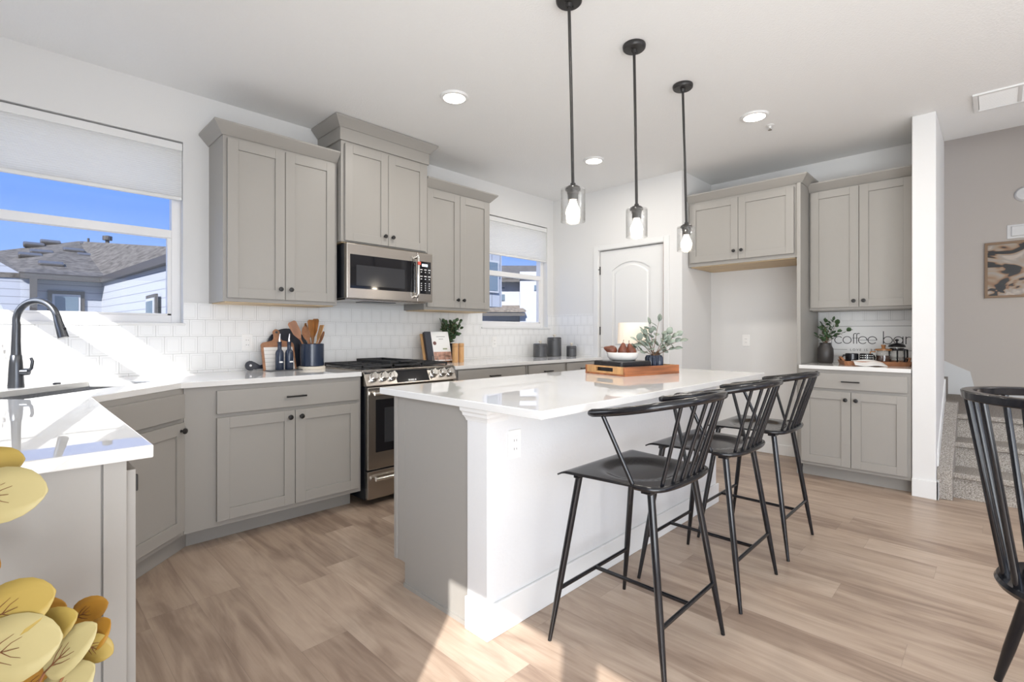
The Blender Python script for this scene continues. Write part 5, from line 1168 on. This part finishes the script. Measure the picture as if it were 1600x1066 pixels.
# ------------------------------------------------------------------ outside
struct(MB().box(-40, 60, 0.6, 90, -3.2, -3.0).build('ground', M_ground), 'ground outside the windows', 'ground')
h1 = thing('neighbour_house', 'white sided house with grey hip roof seen through the sink window', 'house', (0, 0, 0))
EZ = 2.63
MB().box(-8.5, -2.6, 14.3, 20, -3.0, EZ + 0.05).build('wall', M_lap, h1)
MB().prism([(-2.70, 14.35), (-2.22, 7.95), (0.2, 7.95), (0.2, 20), (-2.70, 20)], -3.0, EZ + 0.02).build('wall', M_lap, h1)
gx = MB().loft([(-8.5, 13.98, EZ), (-8.5, 13.98, 5.6), (-4.12, 13.98, 2.55), (-4.12, 13.98, -3.0), (-8.5, 13.98, -3.0)], [(-8.5, 14.3, EZ), (-8.5, 14.3, 5.6), (-4.12, 14.3, 2.55), (-4.12, 14.3, -3.0), (-8.5, 14.3, -3.0)]); gx.build('gable_wall', M_lap, h1)
ap = (-2.76, 20.15, 4.53)
rf = MB(); t = 0.12
def roofquad(pts): rf.loft([(x, y, z) for x, y, z in pts], [(x, y, z - t) for x, y, z in pts])
KK, JJ, LL = (-4.30, 13.95, 2.70), (-2.62, 14.05, 2.70), (-4.85, 19.35, 3.82)
roofquad([KK, JJ, ap]); roofquad([KK, ap, LL]); roofquad([KK, LL, (-9.0, 19.35, 2.6), (-9.0, 13.9, 2.6)])
roofquad([JJ, (-2.14, 7.7, 2.70), (-0.3, 10.2, 3.30)]); roofquad([JJ, (-0.3, 10.2, 3.30), ap])
rf.build('roof', M_shingle, h1)
MB().box(-4.35, -2.66, 13.86, 14.0, EZ - 0.06, EZ + 0.10).build('gutter', M_fascia, h1); MB().loft([(-2.78, 14.0, EZ - .06), (-2.66, 14.0, EZ - .06), (-2.66, 14.0, EZ + .10), (-2.78, 14.0, EZ + .10)], [(-2.36, 7.8, EZ - .06), (-2.24, 7.8, EZ - .06), (-2.24, 7.8, EZ + .10), (-2.36, 7.8, EZ + .10)]).build('gutter', M_fascia, h1)
MB().box(-4.16, -4.02, 13.80, 13.94, -3, EZ - 0.05).build('downspout', M_fascia, h1)
for wx0, wx1, wy, wz0, wz1, ax in ((-3.72, -3.15, 14.3, 0.6, 2.22, 'y'),):
    wn_ = MB().box(wx0 - 0.09, wx1 + 0.09, wy - 0.05, wy, wz0, wz1 + 0.1).build('window_surround', M_fascia, h1); MB().box(wx0, wx1, wy - 0.07, wy - 0.05, wz0, wz1).build('window_sash', M_siding, wn_); MB().box(wx0 + .05, wx1 - .05, wy - 0.08, wy - 0.07, wz0, wz1 - .05).build('pane', M_win, wn_)
wn_ = MB().box(-2.40, -2.35, 8.75, 9.75, 0.6, 2.0).build('window_surround', M_fascia, h1); MB().box(-2.42, -2.40, 8.82, 9.62, 0.6, 1.92).build('window_sash', M_siding, wn_); MB().box(-2.43, -2.42, 8.9, 9.56, 0.6, 1.86).build('pane', M_win, wn_)
for (x_, y_, z_) in ((-3.93, 19.6, 4.13), (-3.5, 20.0, 4.32), (-3.81, 17.63, 3.66), (-4.07, 17.15, 3.48), (-3.69, 15.41, 3.08), (-3.03, 17.99, 3.85), (-2.72, 17.54, 3.67), (-2.48, 19.67, 4.34)):
    rvn = MB().at((x_, y_, z_ - 0.04), rx=R(18)); rvn.box(-0.27, 0.27, -0.2, 0.2, 0, 0.15); rvn.build('roof_vent', M_fascia, h1, 0.04)
MB().cyl((-2.09, 18.69, 3.8), (-2.09, 18.69, 4.62), 0.06).cyl((-2.09, 18.69, 4.46), (-2.09, 18.69, 4.60), 0.14).build('vent_pipe', M_fascia, h1)
MB().cyl((-2.55, 19.3, 4.1), (-2.55, 19.3, 4.55), 0.035).build('vent_pipe', M_fascia, h1)
h2 = thing('neighbour_house', 'blue grey board and batten house at the left of the smaller window', 'house', (0, 0, 0))
MB().box(0.5, 4.57, 5.55, 12, 1.86, 5.5).build('upper_wall', M_batx, h2)
MB().box(0.5, 4.1, 5.9, 12, -3, 1.86).build('lower_wall', M_siding, h2)
MB().box(0.4, 4.75, 5.15, 12.4, 3.72, 3.85).build('roof', M_fascia, h2)
wn_ = MB().box(3.95, 4.42, 5.50, 5.55, 2.22, 3.05).build('window_surround', M_siding, h2); MB().box(4.0, 4.37, 5.49, 5.50, 2.27, 3.0).build('pane', M_win, wn_); MB().box(3.95, 4.42, 5.47, 5.5, 2.68, 2.72).build('mullion', M_siding, wn_)
h3 = thing('neighbour_house', 'white house with brown tiled porch roof beyond the smaller window', 'house', (0, 0, 0))
q = MB(); D1 = Vector((0.707, -0.707, 0)); D2 = Vector((0.707, 0.707, 0)); o_ = Vector((12.0, 13.7, 0))
h3.location = (11.2, 14.4, 0); h3.rotation_euler = (0, 0, R(-45))
MB().box(0, 6, 0, 6, -3, 3.75).build('wall', M_siding, h3); MB().box(2.32, 6.2, -0.5, 0, -3, 4.1).build('wall', M_siding, h3)
MB().loft([(-0.5, -0.6, 3.72), (6.5, -0.6, 3.72), (6.5, -0.6, 3.86), (-0.5, -0.6, 3.86)], [(-0.5, 4, 4.85), (6.5, 4, 4.85), (6.5, 4, 5.0), (-0.5, 4, 5.0)]).build('roof', M_shingle, h3)
MB().box(-0.3, 2.3, -0.6, -0.45, 3.6, 3.76).build('gutter', M_fascia, h3)
def pane3(nm, x0, x1, y_, z0, z1): MB().box(x0, x1, y_ - 0.05, y_, z0, z1).build(nm, M_win, h3)
pane3('window', 1.10, 1.60, 0, 2.75, 3.05); pane3('window', 1.10, 1.60, 0, 3.33, 3.40); pane3('window', 3.00, 3.20, -0.5, 3.20, 3.45); pane3('window', 1.0, 1.45, 0, 1.2, 1.75); pane3('window', 1.65, 2.1, 0, 1.2, 1.75); pane3('window', 3.15, 3.35, -0.5, 1.3, 1.95)
MB().loft([(0.1, -0.9, 2.16), (2.6, -0.9, 2.16), (2.6, -0.9, 2.24), (0.1, -0.9, 2.24)], [(0.1, 0, 2.42), (2.3, 0, 2.42), (2.3, 0, 2.52), (0.1, 0, 2.52)]).build('porch_roof', M_rooft, h3)
MB().box(0.2, 2.55, -0.85, -0.75, 1.98, 2.12).build('porch_fascia', M_fascia, h3)
bpy.context.view_layer.update()
